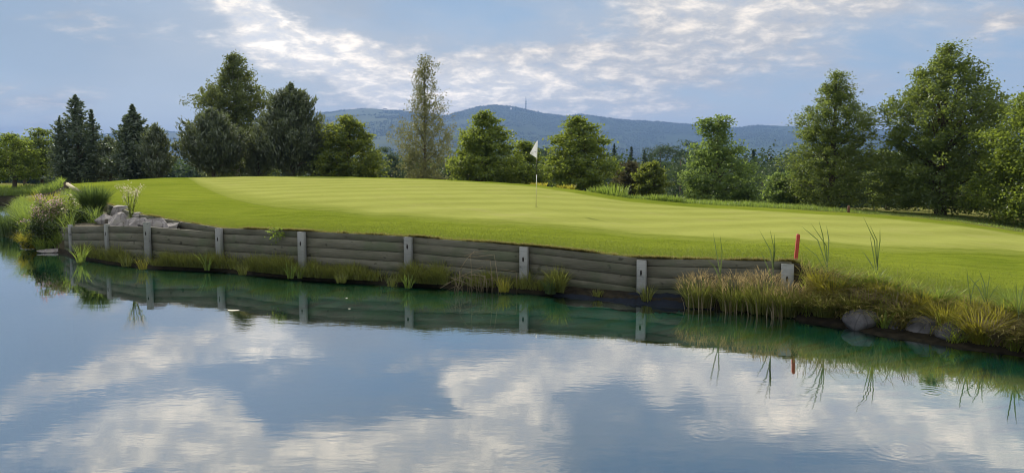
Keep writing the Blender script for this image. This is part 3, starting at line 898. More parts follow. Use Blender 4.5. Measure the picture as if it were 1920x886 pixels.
# --- centre
tree('birch_tree', 'slender loose birch with a wispy top in the middle of the photo', 'tree', 62, 796, 342, 104,
     [(337, 742, 850), (312, 742, 852), (288, 748, 850), (266, 738, 846), (248, 732, 848), (232, 748, 842), (212, 766, 852), (200, 770, 850), (186, 772, 826), (170, 778, 830), (150, 774, 828), (132, 782, 826), (116, 790, 818), (106, 794, 812)], 'broad', 'leaf_birch', .10, 'bark', limbs=40, nclump=760, nleaf=22, lsize=.14, rc=.36, flat=1.15, droop=.35, up=.1, shell=.25, lumps=.42, tint0=.52)
tree('linden_tree', 'pointed green linden right of the slender birch and left of the flag', 'tree', 50, 906, 350, 206,
     [(344, 850, 985), (322, 848, 988), (300, 856, 978), (280, 862, 966), (260, 868, 956), (242, 880, 944), (226, 890, 926), (213, 899, 914), (208, 903, 908)], 'broad', 'leaf_linden', .15, nclump=520, nleaf=38, lsize=.18, rc=.42, tint0=.5, shell=.6)
tree('linden_tree', 'low leafy tree behind the flag between the two pointed lindens', 'tree', 52, 985, 352, 262,
     [(346, 946, 1036), (322, 946, 1040), (298, 958, 1016), (278, 964, 1000), (266, 974, 990)], 'broad', 'leaf_linden', .1, nclump=230, nleaf=36, lsize=.18, rc=.42, tint0=.45)
tree('linden_tree', 'leafy green linden just right of the flag', 'tree', 47, 1086, 362, 216,
     [(352, 1034, 1140), (330, 1030, 1146), (306, 1032, 1144), (284, 1030, 1134), (262, 1040, 1128), (244, 1060, 1118), (230, 1072, 1108), (220, 1080, 1094)], 'broad', 'leaf_linden', .15, nclump=430, nleaf=38, lsize=.18, rc=.42, tint0=.52, shell=.6)
tree('larch_tree', 'thin brownish larch right of the linden beside the flag', 'tree', 50, 1178, 372, 300,
     [(366, 1148, 1216), (345, 1148, 1214), (325, 1158, 1202), (308, 1170, 1188)], 'spruce', 'leaf_brown', .08, nwhorl=16, nbr=9, nspray=34, lsize=.26, rise=.5, tint0=.5)
tree('hornbeam_tree', 'small dense egg shaped tree with a bright left side, in front of the valley wood', 'tree', 48, 1218, 374, 300,
     [(368, 1196, 1242), (350, 1188, 1246), (332, 1188, 1244), (316, 1198, 1238), (304, 1210, 1228)], 'broad', 'leaf_gold', .08, nclump=240, nleaf=38, lsize=.14, rc=.26, tint0=.42, shell=.75)
tree('ash_tree', 'loose pale green ash with a narrow top, right of the small egg shaped tree', 'tree', 46, 1342, 384, 214,
     [(376, 1290, 1392), (356, 1280, 1412), (336, 1278, 1408), (314, 1282, 1398), (296, 1290, 1398), (278, 1296, 1388), (262, 1304, 1368), (246, 1308, 1362), (230, 1314, 1364), (218, 1334, 1358)], 'broad', 'leaf_ash', .14, nclump=430, nleaf=34, lsize=.17, rc=.40, tint0=.5, shell=.5)
# --- right
tree('lime_tree', 'large fine leaved tree with a leaning top, left of the biggest tree', 'tree', 38, 1556, 392, 132,
     [(386, 1478, 1640), (362, 1474, 1650), (336, 1472, 1652), (310, 1474, 1640), (284, 1480, 1634), (258, 1486, 1628), (232, 1494, 1640), (212, 1502, 1632), (196, 1516, 1606), (180, 1530, 1594), (164, 1540, 1590), (150, 1546, 1572), (138, 1550, 1578)], 'broad', 'leaf_hornbeam', .16, nclump=880, nleaf=56, lsize=.112, rc=.34, flat=.75, tint0=.40, shell=.55, up=.9)
tree('young_tree', 'short sunlit bush tree at the lower left of the fine leaved tree', 'tree', 40, 1462, 386, 318,
     [(382, 1436, 1500), (362, 1434, 1506), (342, 1444, 1500), (326, 1456, 1486)], 'broad', 'leaf_ash', .07, nclump=170, nleaf=34, lsize=.14, rc=.32, tint0=.62)
tree('young_tree', 'dark leafy tree low in the gap behind the two big trees on the right', 'tree', 43, 1664, 398, 278,
     [(390, 1628, 1706), (360, 1626, 1708), (330, 1630, 1702), (306, 1640, 1692), (284, 1654, 1676)], 'broad', 'leaf_big', .12, nclump=120, nleaf=40, lsize=.14, rc=.36, tint0=.25)
tree('lime_tree', 'biggest tree in the photo, dark and spreading over its short trunk at the right', 'tree', 35, 1762, 419, 76,
     [(388, 1672, 1866), (376, 1664, 1878), (360, 1664, 1878), (334, 1668, 1872), (308, 1664, 1868), (284, 1664, 1862), (262, 1660, 1868), (240, 1654, 1872), (218, 1652, 1876), (202, 1664, 1872), (186, 1676, 1862), (168, 1688, 1850), (150, 1704, 1828), (132, 1716, 1826), (112, 1744, 1800), (94, 1760, 1790), (80, 1770, 1784)], 'broad', 'leaf_big', .24, limbs=60, clear=1.0, nclump=1050, nleaf=60, lsize=.122, rc=.36, flat=.75, tint0=.36, shell=.5, lumps=.22, droop=.25)
tree('lime_tree', 'yellowish leaved tree cut off by the right edge of the photo', 'tree', 30, 1938, 440, 160,
     [(410, 1856, 2020), (394, 1842, 2040), (370, 1834, 2050), (340, 1836, 2046), (310, 1836, 2044), (280, 1842, 2036), (255, 1852, 2024), (230, 1868, 2008), (205, 1888, 1988), (180, 1904, 1970), (164, 1926, 1948)], 'broad', 'leaf_maple', .16, clear=.6, nclump=620, nleaf=66, lsize=.115, rc=.40, flat=.9, tint0=.42, droop=.25)
tree('young_tree', 'low green shrub tree at the foot of the ash in the middle right', 'tree', 45, 1402, 384, 345,
     [(380, 1380, 1426), (366, 1378, 1420), (352, 1388, 1412)], 'broad', 'leaf_ash', .05, nclump=80, nleaf=30, lsize=.14, rc=.28, tint0=.5)

# --- valley wood: the trees that can be told apart, then the mass behind them
far = [('valley_tree', 'round bluish tree far behind, between the golden topped tree and the slender birch', 716, 272, 34, 170, 'r'),
       ('valley_tree', 'second round bluish tree, lower and nearer the slender birch', 738, 282, 26, 150, 'r'),
       ('valley_tree', 'round dark tree in the valley wood above the small egg shaped tree', 1236, 270, 44, 190, 'r'),
       ('valley_tree', 'mid green round tree in the valley left of the pale ash', 1272, 290, 40, 110, 'r'),
       ('valley_tree', 'dark crown rising behind the left shoulder of the pale ash', 1288, 262, 30, 210, 'r'),
       ('valley_tree', 'wide dark crown in the valley right of the pale ash', 1425, 312, 52, 120, 'r'),
       ('valley_conifer', 'pointed dark conifer in the valley just right of the linden beside the flag', 1150, 272, 16, 200, 'c'),
       ('valley_conifer', 'pointed dark conifer in the valley above the brownish larch', 1182, 276, 15, 205, 'c'),
       ('valley_conifer', 'narrow dark conifer between the valley conifers and the round valley tree', 1206, 282, 14, 190, 'c'),
       ('valley_tree', 'dark tree seen low between the leafy tree behind the flag and the linden', 1020, 272, 26, 180, 'r')]
for name, lab, px, yt, hw_, D, kd in far:
    yb_ = (HC + 12) / D * F + 313
    rows = [(yt + (yb_ - yt) * f, px - hw_ * w, px + hw_ * w) for f, w in ([(.02, .3), (.1, .7), (.25, .95), (.45, 1.05), (.7, .9), (.9, .5)] if kd == 'r' else [(.01, .05), (.2, .45), (.45, .8), (.75, 1.1), (.95, 1.2)])]
    sz = D / 747 * 1.7
    if kd == 'r':
        tree(name, lab, 'tree', D, px, yb_, yt, rows, 'broad', 'far_leaf', .3, group='trees in the valley wood', limbs=6, nclump=170, nleaf=85, lsize=sz * .8, rc=hw_ * D / F * .30, tint0=.6)
    else:
        tree(name, lab, 'tree', D, px, yb_, yt, rows, 'spruce', 'far_leaf', .3, group='trees in the valley wood', limbs=4, nwhorl=30, nbr=9, nspray=14, lsize=sz * 1.6, rise=.1, tint0=.25)
mb = MB()
for _ in range(900):
    D = rng.uniform(135, 320) if rng.random() < .42 else rng.uniform(320, 1700)
    u_ = rng.uniform(-.72, .72)
    gz = float(height(u_ * D, D))
    Ht = rng.uniform(13, 21) * (1.0 if D < 300 else .9)
    Ht = min(Ht, HC + (313 - (rng.uniform(292, 312) if u_ < -.16 else rng.uniform(272, 305))) / F * D - gz)
    if Ht < 5: continue
    con = rng.random() < .4
    n = 950 if D < 320 else 90
    if con:
        h = rng.random(n) ** 1.5; ph = rng.random(n) * 6.28; r = (1 - h) * Ht * .17 * np.sqrt(rng.random(n)) + .1
        c = np.column_stack([r * np.cos(ph), r * np.sin(ph), h * Ht])
    else:
        d = rng.normal(size=(n, 3)); d /= np.linalg.norm(d, axis=1)[:, None]
        d *= (rng.random(n) ** .4 * (1 + .25 * np.sin(d[:, 0] * 7) * np.cos(d[:, 1] * 6)))[:, None]
        c = d * np.array([Ht * .32, Ht * .32, Ht * .45]) + np.array([0, 0, Ht * .55])
    leaves(mb, c + np.array([u_ * D, D, gz]), rng.uniform(.6, 1.1, n) * (1.0 if D < 320 else 2.6), np.clip((.2 if con else .55) + rng.normal(0, .15, n), 0, 1), .6, .8)
tag(obj('valley_wood', mb.me('valley_wood'), M['far_leaf']), 'dark mixed wood filling the valley behind the green', 'wood', kind='stuff')

# ------------------------------------------------------------------ timber retaining walls
M['board'] = wood_mat('weathered_board', (.064, .065, .049), (.188, .188, .148), (.080, .11, .060))
M['post'] = wood_mat('grey_post', (.150, .166, .164), (.285, .30, .295), (.165, .19, .145))
M['hole'] = plain_mat('dark_hole', (.012, .011, .010), .9)


def wall_bay(parent, A, B, rows, depth=.055, floor=.02):
    """rows: heights of boards from the top; each board a part of its own"""
    A, B = np.asarray(A, float), np.asarray(B, float)
    d = B[:2] - A[:2]; L = float(np.hypot(*d)); ang = math.atan2(d[1], d[0])
    slope = (B[2] - A[2]) / L
    z = 0.0
    for i, hgt in enumerate(rows):
        mb = MB()
        off = rng.normal(0, .004)
        box(mb, .0, L, -depth + off, off, -z - hgt + .007, -z - .001, bev=.0025, jit=.002)
        me = mb.me('board')
        v = np.array([vv.co[:] for vv in me.vertices]); v[:, 2] += v[:, 0] * slope
        me.vertices.foreach_set('co', v.astype(np.float32).ravel())
        o = obj('board', me, M['board'], parent, tuple(A - np.array(parent.location)), ang)
        z += hgt


def wall_post(parent, x, y, ztop, zbot, ang, w=.155, th=.10, hole=True):
    mb = MB()
    # chamfered upright post: build along x, then stand it up
    box(mb, 0, ztop - zbot, -th / 2, th / 2, -w / 2, w / 2, bev=.004, jit=.0015)
    V = np.concatenate(mb.v); V = np.column_stack([V[:, 2], V[:, 1], V[:, 0]])
    q = np.concatenate(mb.q)[:, ::-1]
    mb2 = MB(); mb2.add(V, q)
    p = obj('post', mb2.me('post'), M['post'], parent, tuple(np.array([x, y, zbot]) - np.array(parent.location)), ang)
    if hole:
        mb3 = MB(); hz = (ztop - zbot) - .24 + rng.normal(0, .03)
        n = 10; th_ = np.arange(n) / n * 6.28
        ring = np.column_stack([.016 * np.cos(th_) * (1 + .3 * rng.random(n)), np.full(n, -th / 2 - .003), hz + .05 * np.sin(th_)])
        ring2 = ring.copy(); ring2[:, 1] += .02
        V = np.concatenate([ring, ring2, [[0, -th / 2 - .003, hz]]])
        j = np.arange(n)
        mb3.add(V, np.stack([j, j + n, (j + 1) % n + n, (j + 1) % n], 1), np.stack([j, (j + 1) % n, np.full(n, 2 * n)], 1))
        obj('bolt_hole', mb3.me('bolt_hole'), M['hole'], p)
    return p


def wpt(px, py, Y): return at(px, py, Y=Y)


WALLP = [wpt(*w) for w in W_PX]
main = WALLP[5:]
wall = empty('retaining_wall', (main[2][0], main[2][1], 0), 'long weathered timber plank retaining wall between the pond and the green', 'wall')
ROWS = [.135, .205, .20, .20, .20, .20]
back = .07
for i in range(len(main) - 1):
    A, B = main[i].copy(), main[i + 1].copy()
    # boards stand just in front of the lawn edge
    wall_bay(wall, A + np.array([0, -.01, .015]), B + np.array([0, -.01, .015]), ROWS)
for i, w in enumerate(main):
    d = (main[min(i + 1, len(main) - 1)] - main[max(i - 1, 0)])[:2]; ang = math.atan2(d[1], d[0])
    nrm = np.array([math.sin(ang), -math.cos(ang)])
    q = w[:2] + nrm * .115
    tip = [0.02, .01, .012, .005, -.005, -.02][i]
    if i == len(main) - 1: q = w[:2] + nrm * .10 + np.array([-.06, 0])
    wall_post(wall, q[0], q[1], w[2] + tip, -.35, ang, w=.165 if i < 5 else .20)
for A, B in zip(WALLP[2:5], WALLP[3:6]):
    wall_bay(wall, A + np.array([0, -.01, .015]), B + np.array([0, -.01, .015]), [.14, .2, .2])
# end return of the wall at its right end
E1 = main[-1]
wall_bay(wall, E1 + np.array([.012, -.012, -.10]), E1 + np.array([.30, .45, -.22]), [.135, .205, .2, .2, .2])

tp = [at(132, 425, Y=20.4), at(200, 423, Y=19.0), at(275, 424.5, Y=18.2), at(412, 435, Y=17.72)]
terr = empty('terrace_wall', (tp[1][0], tp[1][1], 0), 'lower timber plank wall holding the rock terrace at the left end', 'wall')
for A, B in zip(tp[:-1], tp[1:]):
    wall_bay(terr, A, B, [.17, .2, .2, .2, .2])
for i, (px, py, Y, hl) in enumerate([(132, 421, 20.3, True), (200, 420, 18.9, True), (275, 416.5, 18.05, True)]):
    p = at(px, py, Y=Y); d = (tp[min(i + 1, 3)] - tp[max(i - 1, 0)])[:2]; ang = math.atan2(d[1], d[0])
    wall_post(terr, p[0], p[1], p[2], -.3, ang, w=.13 if i < 2 else .15, th=.09, hole=True)
# stone / timber return at the far left of the lower wall
rt = at(98, 440, Y=22.4)
wall_bay(terr, np.array([rt[0], rt[1], tp[0][2] - .12]), tp[0] + np.array([0, .02, -.03]), [.17, .2, .2, .2])

# wooden edge rail far left
M['oldrail'] = wood_mat('pale_rail', (.22, .19, .13), (.42, .37, .26), (.25, .26, .12))
ra, rb = at(126, 345, Y=38), at(152, 362, Y=30.5)
e = empty('wooden_rail', tuple(ra), 'pale wooden edge rail with a dark end post at the far left of the lawn', 'rail')
d = rb - ra; L = float(np.linalg.norm(d))
mb = MB(); a_ = np.zeros(3); tube(mb, [(0, 0, 0), tuple(d)], [.09, .085], 6); obj('beam', mb.me('beam'), M['oldrail'], e)
mb = MB(); box(mb, -.12, .12, -.12, .12, -.8, .10, bev=.02); obj('end_post', mb.me('end_post'), M['bark'], e)

# pond liner showing at the foot of the wall on the right
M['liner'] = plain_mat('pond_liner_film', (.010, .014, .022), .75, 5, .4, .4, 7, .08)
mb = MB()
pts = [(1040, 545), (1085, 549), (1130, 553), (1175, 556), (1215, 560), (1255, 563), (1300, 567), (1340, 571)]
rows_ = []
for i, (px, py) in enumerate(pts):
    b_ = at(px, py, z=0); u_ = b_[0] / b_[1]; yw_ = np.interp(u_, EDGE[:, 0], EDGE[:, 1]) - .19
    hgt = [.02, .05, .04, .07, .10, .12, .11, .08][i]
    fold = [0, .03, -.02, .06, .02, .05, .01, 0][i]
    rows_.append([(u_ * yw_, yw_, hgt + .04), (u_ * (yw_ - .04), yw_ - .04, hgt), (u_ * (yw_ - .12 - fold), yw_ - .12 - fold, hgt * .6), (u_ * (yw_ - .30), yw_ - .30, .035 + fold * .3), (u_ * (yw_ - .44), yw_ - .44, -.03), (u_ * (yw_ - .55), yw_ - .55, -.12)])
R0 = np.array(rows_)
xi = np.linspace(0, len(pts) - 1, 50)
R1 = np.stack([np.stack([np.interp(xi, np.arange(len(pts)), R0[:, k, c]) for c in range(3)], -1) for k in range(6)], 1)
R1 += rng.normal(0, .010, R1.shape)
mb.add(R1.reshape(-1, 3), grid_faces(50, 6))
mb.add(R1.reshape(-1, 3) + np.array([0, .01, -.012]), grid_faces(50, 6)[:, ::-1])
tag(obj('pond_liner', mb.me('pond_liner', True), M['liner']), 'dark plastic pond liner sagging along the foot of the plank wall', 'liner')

# ------------------------------------------------------------------ flag, cup, stake
base = on_ground(1005, 388); base[2] = float(lawn_z(base[0], base[1])) + .012
sc = base[1] / F
M['white'] = plain_mat('white_cloth', (.78, .78, .80), .8, 6, .06)
m, g, out = newmat('flag_cloth')
dif = g.new('ShaderNodeBsdfDiffuse', ins={'Color': (.80, .80, .83, 1)}); trn = g.new('ShaderNodeBsdfTranslucent', ins={'Color': (.75, .75, .80, 1)})
mx = g.new('ShaderNodeMixShader', ins={0: .4, 1: dif.outputs[0], 2: trn.outputs[0]}); g.l.new(mx.outputs[0], out.inputs[0]); M['flag'] = m
M['pole_y'] = plain_mat('pole_pale_yellow', (.42, .40, .16), .45, 3, .1)
M['pole_b'] = plain_mat('pole_black', (.02, .022, .02), .45, 3, .1)
M['pole_w'] = plain_mat('pole_white', (.78, .78, .76), .4, 3, .05)
fl = empty('flagstick', tuple(base), 'golf flagstick with a small white pennant standing in the hole', 'flag')


def fz(py): return (388 - py) * sc * 1.0


def fx(py): return (388 - py) * sc * .016


for nm, y0_, y1_, mt, r_ in [('pole', 388, 350, 'pole_y', .011), ('white_band', 350, 329, 'pole_w', .0125), ('black_band', 329, 300, 'pole_b', .0115), ('top_pole', 300, 266, 'pole_w', .0115)]:
    mb = MB(); tube(mb, [(fx(y0_), 0, fz(y0_) - (.1 if y0_ == 388 else 0)), (fx(y1_), 0, fz(y1_))], [r_, r_], 10); obj(nm, mb.me(nm, True), M[mt], fl)
# limp triangular pennant
n1_, n2_ = 12, 10
hoist_t, hoist_b, tipz, tipx = fz(266.5), fz(298), fz(289.5), -11.5 * sc
V = []
for i in range(n1_):
    s = i / (n1_ - 1)                                # along the fly
    for j in range(n2_):
        t = j / (n2_ - 1)
        zt_, zb_ = hoist_t + (tipz - hoist_t) * s, hoist_b + (tipz - hoist_b) * s
        x = fx(280) - .012 + (tipx - fx(280)) * s
        V.append((x, .045 * math.sin(s * 7 + t * 2.2) * (0.2 + s), zt_ + (zb_ - zt_) * t))
V = np.array(V)
mb = MB(); mb.add(V, grid_faces(n1_, n2_)); mb.add(V + np.array([0, .004, 0]), grid_faces(n1_, n2_)[:, ::-1]); obj('pennant', mb.me('pennant', True), M['flag'], fl)
mb = MB()
seam = np.array([(fx(280) - .03 - .2 * s, -.012 + .045 * math.sin(s * 5.5 + 1.4) * (.2 + s) - .006, hoist_t + (hoist_b - hoist_t) * (.62 + .10 * s)) for s in np.linspace(0, .55, 6)])
tube(mb, seam, [.004] * 6, 5); obj('seam', mb.me('seam'), M['pole_b'], fl)
mb = MB(); n = 20; th = np.arange(n) / n * 6.28
mb.add(np.concatenate([np.column_stack([.054 * np.cos(th), .054 * np.sin(th), np.full(n, .003)]), [[0, 0, .003]]]), None, np.stack([np.arange(n), (np.arange(n) + 1) % n, np.full(n, n)], 1))
tag(obj('golf_hole', mb.me('golf_hole'), M['hole'], None, tuple(base)), 'dark round golf hole at the foot of the flagstick', 'golf hole')

M['red'] = plain_mat('faded_red_paint', (.30, .04, .02), .6, 6, .2, .2, 20)
sb = at(1492, 487, Y=12.95); sb[2] = float(lawn_z(sb[0], max(sb[1], 12.7)))
st = empty('marker_stake', tuple(sb), 'red wooden hazard stake on the grass at the right end of the wall', 'stake')
mb = MB(); V = []
hh = .45
for z, w in ((-.15, .025), (hh - .03, .025), (hh, .018)):
    V += [(sx_ * w + .03 * (z / hh), sy_ * w, z + (0.012 if z > .2 and sx_ < 0 else 0)) for sx_, sy_ in ((-1, -1), (1, -1), (1, 1), (-1, 1))]
q = [[i * 4 + j, i * 4 + (j + 1) % 4, i * 4 + 4 + (j + 1) % 4, i * 4 + 4 + j] for i in range(2) for j in range(4)] + [[8, 9, 10, 11]]
mb.add(V, q); obj('shaft', mb.me('shaft'), M['red'], st)
bp_ = at(1591, 398, Y=32.6); bp_[2] = float(height(bp_[0], bp_[1]))
mb = MB(); tube(mb, [(0, 0, -.1), (0, 0, .28), (.01, 0, .31)], [.06, .055, .03], 8)
tag(obj('tree_stump', mb.me('tree_stump'), plain_mat('rust_wood', (.12, .06, .035), .8), None, tuple(bp_)), 'short reddish brown stump in the rough behind the green on the right', 'stump')

# ------------------------------------------------------------------ rocks
M['rock'] = rock_mat('pale_granite', (.13, .122, .118), (.33, .315, .315))
M['rock_d'] = rock_mat('dark_shore_stone', (.045, .047, .054), (.14, .14, .155))


def rock(name, label, loc, size, rotz=0, tilt=0, mat='rock', group=None, seed=0, cuts=15, soft=False):
    r_ = np.random.default_rng(100 + seed)
    import bmesh
    bm = bmesh.new(); bmesh.ops.create_icosphere(bm, subdivisions=4, radius=1)
    P = np.array([v.co[:] for v in bm.verts])
    for _ in range(cuts):                         # flat fracture faces
        n = r_.normal(size=3); n /= np.linalg.norm(n); dd = r_.uniform(.45, .82)
        k = P @ n - dd; P -= np.where(k > 0, k * (.7 if soft else 1), 0)[:, None] * n
    P += (fbm(P[:, 0] * 2.5 + 9 + seed, P[:, 1] * 2.5 + P[:, 2] * 1.7 + 5, 4, seed) - .5)[:, None] * P * .10
    P *= np.array(size) / 2.15
    for v, c in zip(bm.verts, P): v.co = c
    me = bpy.data.meshes.new(name); bm.to_mesh(me); bm.free()
    if soft: me.polygons.foreach_set('use_smooth', np.ones(len(me.polygons), bool))
    o = obj(name, me, M[mat], None, tuple(loc)); o.rotation_euler = (tilt, r_.uniform(-.1, .1), rotz)
    return tag(o, label, 'rock', group)


GR = 'boulders on the rock terrace'
for i, (px, py, Y, sz, rz, tl, lab) in enumerate([
        (198, 413, 20.6, (.95, .8, .55), .3, .1, 'large flat boulder at the left end of the rock terrace'),
        (222, 398, 21.6, (.75, .7, .75), .8, .3, 'upright wedge shaped boulder, highest on the rock terrace'),
        (226, 415, 20.0, (.95, .8, .55), -.3, .15, 'pale sunlit boulder in the middle of the terrace, below the wedge'),
        (245, 418, 19.3, (.55, .5, .35), .6, 0, 'small boulder under the white flowering plant'),
        (258, 406, 19.9, (.4, .4, .4), .2, .2, 'small reddish boulder tucked against the upper wall'),
        (262, 419, 18.9, (.55, .45, .5), .9, .5, 'slanted boulder leaning left of the tallest terrace post'),
        (296, 419, 18.7, (.85, .7, .55), .1, .2, 'big grey boulder right behind the tallest terrace post'),
        (322, 426, 18.4, (.55, .5, .38), .5, .1, 'round boulder at the right end of the rock terrace'),
        (272, 424, 18.6, (.4, .4, .34), .5, .1, 'little pale boulder wedged behind the tallest terrace post')]):
    p = at(px, py, Y=Y)
    rock('boulder', lab, p, sz, rz, tl, 'rock', GR, i)
for i, (px, py, sz, lab) in enumerate([
        (1618, 606, (.70, .6, .46), 'round grey shore stone left of the iris clump at the right bank'),
        (1740, 622, (.66, .6, .5), 'dark round shore stone between two yellow tussocks at the right bank'),
        (1797, 632, (.68, .6, .46), 'grey shore stone with a pale dead leaf, furthest right of the round stones'),
        (1682, 614, (.30, .35, .24), 'small dark shore stone just right of the iris clump')]):
    p = at(px, py + 6, z=0.02); rock('shore_stone', lab, p + np.array([0, .02, .045]), sz, i * .7, 0, 'rock_d', 'stones along the right bank', 20 + i, 6, True)
p = at(94, 470, z=.04); rock('shore_stone', 'flat pale stone at the waterline beside the lower wall on the left', p, (.75, .5, .2), .2, 0, 'rock', None, 31, 6)
p = at(30, 462, z=.02); rock('shore_stone', 'flat stone at the tip of the planted bank on the left', p + np.array([.3, .2, 0]), (.6, .4, .16), .2, 0, 'rock', None, 32, 6)

# ------------------------------------------------------------------ grasses
M['g_lawn'] = foliage_mat('lawn_blade', (.08, .12, .014), (.22, .26, .04), .45, (.32, .40, .04), gloss=.05)
M['g_dry'] = foliage_mat('mixed_dry_blade', (.13, .115, .04), (.30, .28, .10), .42, (.42, .38, .12), gloss=.04)
M['g_shore'] = foliage_mat('shore_blade', (.065, .085, .020), (.24, .26, .065), .48, (.42, .46, .08), gloss=.06)
M['g_yellow'] = foliage_mat('yellow_sedge_blade', (.17, .17, .025), (.36, .35, .05), .5, (.60, .56, .06), gloss=.06)
M['g_green'] = foliage_mat('fresh_reed_blade', (.09, .15, .03), (.20, .28, .055), .48, (.42, .56, .07), gloss=.08)
M['g_dark'] = foliage_mat('dark_clump_blade', (.03, .055, .018), (.10, .16, .045), .42, (.18, .27, .05), gloss=.1)
M['g_reed'] = foliage_mat('dark_reed_blade', (.045, .075, .020), (.11, .155, .04), .38, (.20, .27, .05), gloss=.1)
M['g_straw'] = foliage_mat('dead_straw', (.17, .14, .085), (.36, .31, .21), .3, (.4, .34, .2), gloss=.03)
M['g_rust'] = foliage_mat('rusty_seed_head', (.20, .155, .075), (.40, .32, .17), .48, (.52, .42, .19), gloss=.02)
M['pink'] = foliage_mat('pink_petal', (.42, .27, .30), (.62, .48, .50), .4, (.7, .45, .5), gloss=.02)
M['cream'] = foliage_mat('cream_petal', (.55, .50, .42), (.80, .74, .64), .4, (.8, .7, .55), gloss=.02)

# short turf of the fringe towards the wall
mb = MB()
N = 200000
u_ = rng.uniform(-.60, 1.2, N); a, _, c, _, _, _ = col_knots(u_)
dist = -np.log(rng.random(N) + 1e-6) * 1.15
Y_ = a + .02 + dist; X_ = u_ * Y_
gedge = np.interp(u_, GU, gl, left=99)
k = (Y_ < gedge - .05) & (Y_ < c); X_, Y_, u_, dist = X_[k], Y_[k], u_[k], dist[k]
Z_ = lawn_z(X_, Y_)
rgh = np.clip((u_ - .42) / .15, 0, 1) * np.clip(1 - dist / 3.0, 0, 1)     # rougher, longer near the right bank
hgt = rng.uniform(.016, .036, len(X_)) * (1 + 2.2 * rgh * rng.random(len(X_)))
blades(mb, np.column_stack([X_, Y_, Z_ - .004]), hgt, rng.uniform(.006, .011, len(X_)), rng.random(len(X_)) * 6.28, rng.uniform(.2, .9, len(X_)),
       np.clip(.5 + rng.normal(0, .22, len(X_)), 0, 1))
tag(obj('fringe_grass', mb.me('fringe_grass'), M['g_lawn']), 'short mown grass on the fringe between wall and putting green', 'grass', kind='stuff')

# shaggy dry lip where the turf overhangs the wall
mb = MB()
N = 30000
u_ = rng.uniform(-.59, .40, N)
cl = fbm(u_ * 40, u_ * 0 + 3, 3, 71)
k = rng.random(N) < np.clip((cl - .32) * 3, .12, 1); u_ = u_[k]; N = len(u_)
a, zw_, _, _, _, _ = col_knots(u_)
Y_ = a + rng.uniform(-.03, .10, N)
blades(mb, np.column_stack([u_ * Y_, Y_, lawn_z(u_ * Y_, Y_) + .0]), rng.uniform(.03, .10, N) * (1 + .6 * rng.random(N)), rng.uniform(.007, .014, N), -PI / 2 + rng.normal(0, .9, N), rng.uniform(.6, 2.2, N), rng.random(N))
tag(obj('turf_lip_grass', mb.me('turf_lip_grass'), M['g_dry']), 'shaggy brownish grass lip overhanging the top of the plank wall', 'grass', kind='stuff')

# grass on the narrow shelf at the foot of the walls
mb = MB()
N = 42000
px_ = rng.uniform(-.585, .07, N)
dens = fbm(px_ * 26, px_ * 0 + 7, 3, 81)
k = rng.random(N) < np.clip((dens - .25) * 2.4, .05, 1); px_ = px_[k]; dens = dens[k]; N = len(px_)
r_ = np.abs(rng.normal(.24, .17, N)); be_ = bed_edge(px_) - .10
Y_ = be_ - np.clip(r_, 0, .50)
hgt = rng.uniform(.10, .50, N) * np.clip(.15 + 1.5 * fbm(px_ * 60, px_ * 0 + 17, 3, 83), .3, 1.2)
blades(mb, np.column_stack([px_ * Y_, Y_, np.full(N, .07)]), hgt, rng.uniform(.006, .013, N), -PI / 2 + rng.normal(0, 1.3, N), rng.uniform(.1, .9, N), np.clip(rng.normal(.4, .25, N), 0, 1), nseg=3)
tag(obj('shore_grass', mb.me('shore_grass'), M['g_shore']), 'olive grass growing on the shelf at the foot of the plank wall', 'grass', kind='stuff')

# right bank: ground cover
mb = MB()
N = 58000
u_ = rng.uniform(U_WALL1 - .075, 1.5, N); u_ = u_[rng.random(N) < np.clip((fbm(u_ * 34, u_ * 0 + 1, 3, 33) - .36) * 4.0, .06, 1)]; N = len(u_)
a, zw_, _, _, _, _ = col_knots(u_)
r_ = rng.uniform(-.9, .78, N) * np.clip(.75 + .5 * fbm(u_ * 30, u_ * 0, 2, 5), .6, 1.2)
Y_ = a - r_
inw = (u_ < U_WALL1 + .01)
Y_ = np.where(inw, a - .15 - rng.random(N) * .55, Y_)
zb2 = np.interp(np.clip(a - Y_, -.02, 5), RW, ZB); Zs = np.where(Y_ < a, np.where(zb2 > 0, zb2 * (zw_ - .02), zb2), lawn_z(u_ * Y_, np.maximum(Y_, a)))
Zs = np.where(inw, .05, Zs)
hgt = rng.uniform(.12, .38, N) * np.where(Y_ > a, .16, 1) * (.35 + 1.3 * fbm(u_ * 70, Y_ * 3, 3, 15) ** 1.5)
blades(mb, np.column_stack([u_ * Y_, Y_, Zs - .01]), hgt, rng.uniform(.008, .016, N), -PI / 2 + rng.normal(0, 1.2, N), rng.uniform(.2, 1.2, N), np.clip(rng.normal(.5, .25, N), 0, 1), nseg=3)
tag(obj('bank_grass', mb.me('bank_grass'), M['g_bank']), 'tangled wild grass covering the bank at the right of the pond', 'grass', kind='stuff')
mb = MB()
k = (rng.random(len(u_)) < .16) & (Y_ < a)
n_ = int(k.sum())
blades(mb, np.column_stack([u_ * Y_, Y_, Zs])[k] + rng.normal(0, .03, (n_, 3)) * np.array([1, 1, 0]), hgt[k] * 1.15, rng.uniform(.004, .008, n_), -PI / 2 + rng.normal(0, 1.0, n_), rng.uniform(.4, 1.7, n_), rng.random(n_), nseg=3)
tag(obj('dead_bank_straw', mb.me('dead_bank_straw'), M['g_straw']), 'dead straw hanging through the wild grass of the right bank', 'grass', kind='stuff')

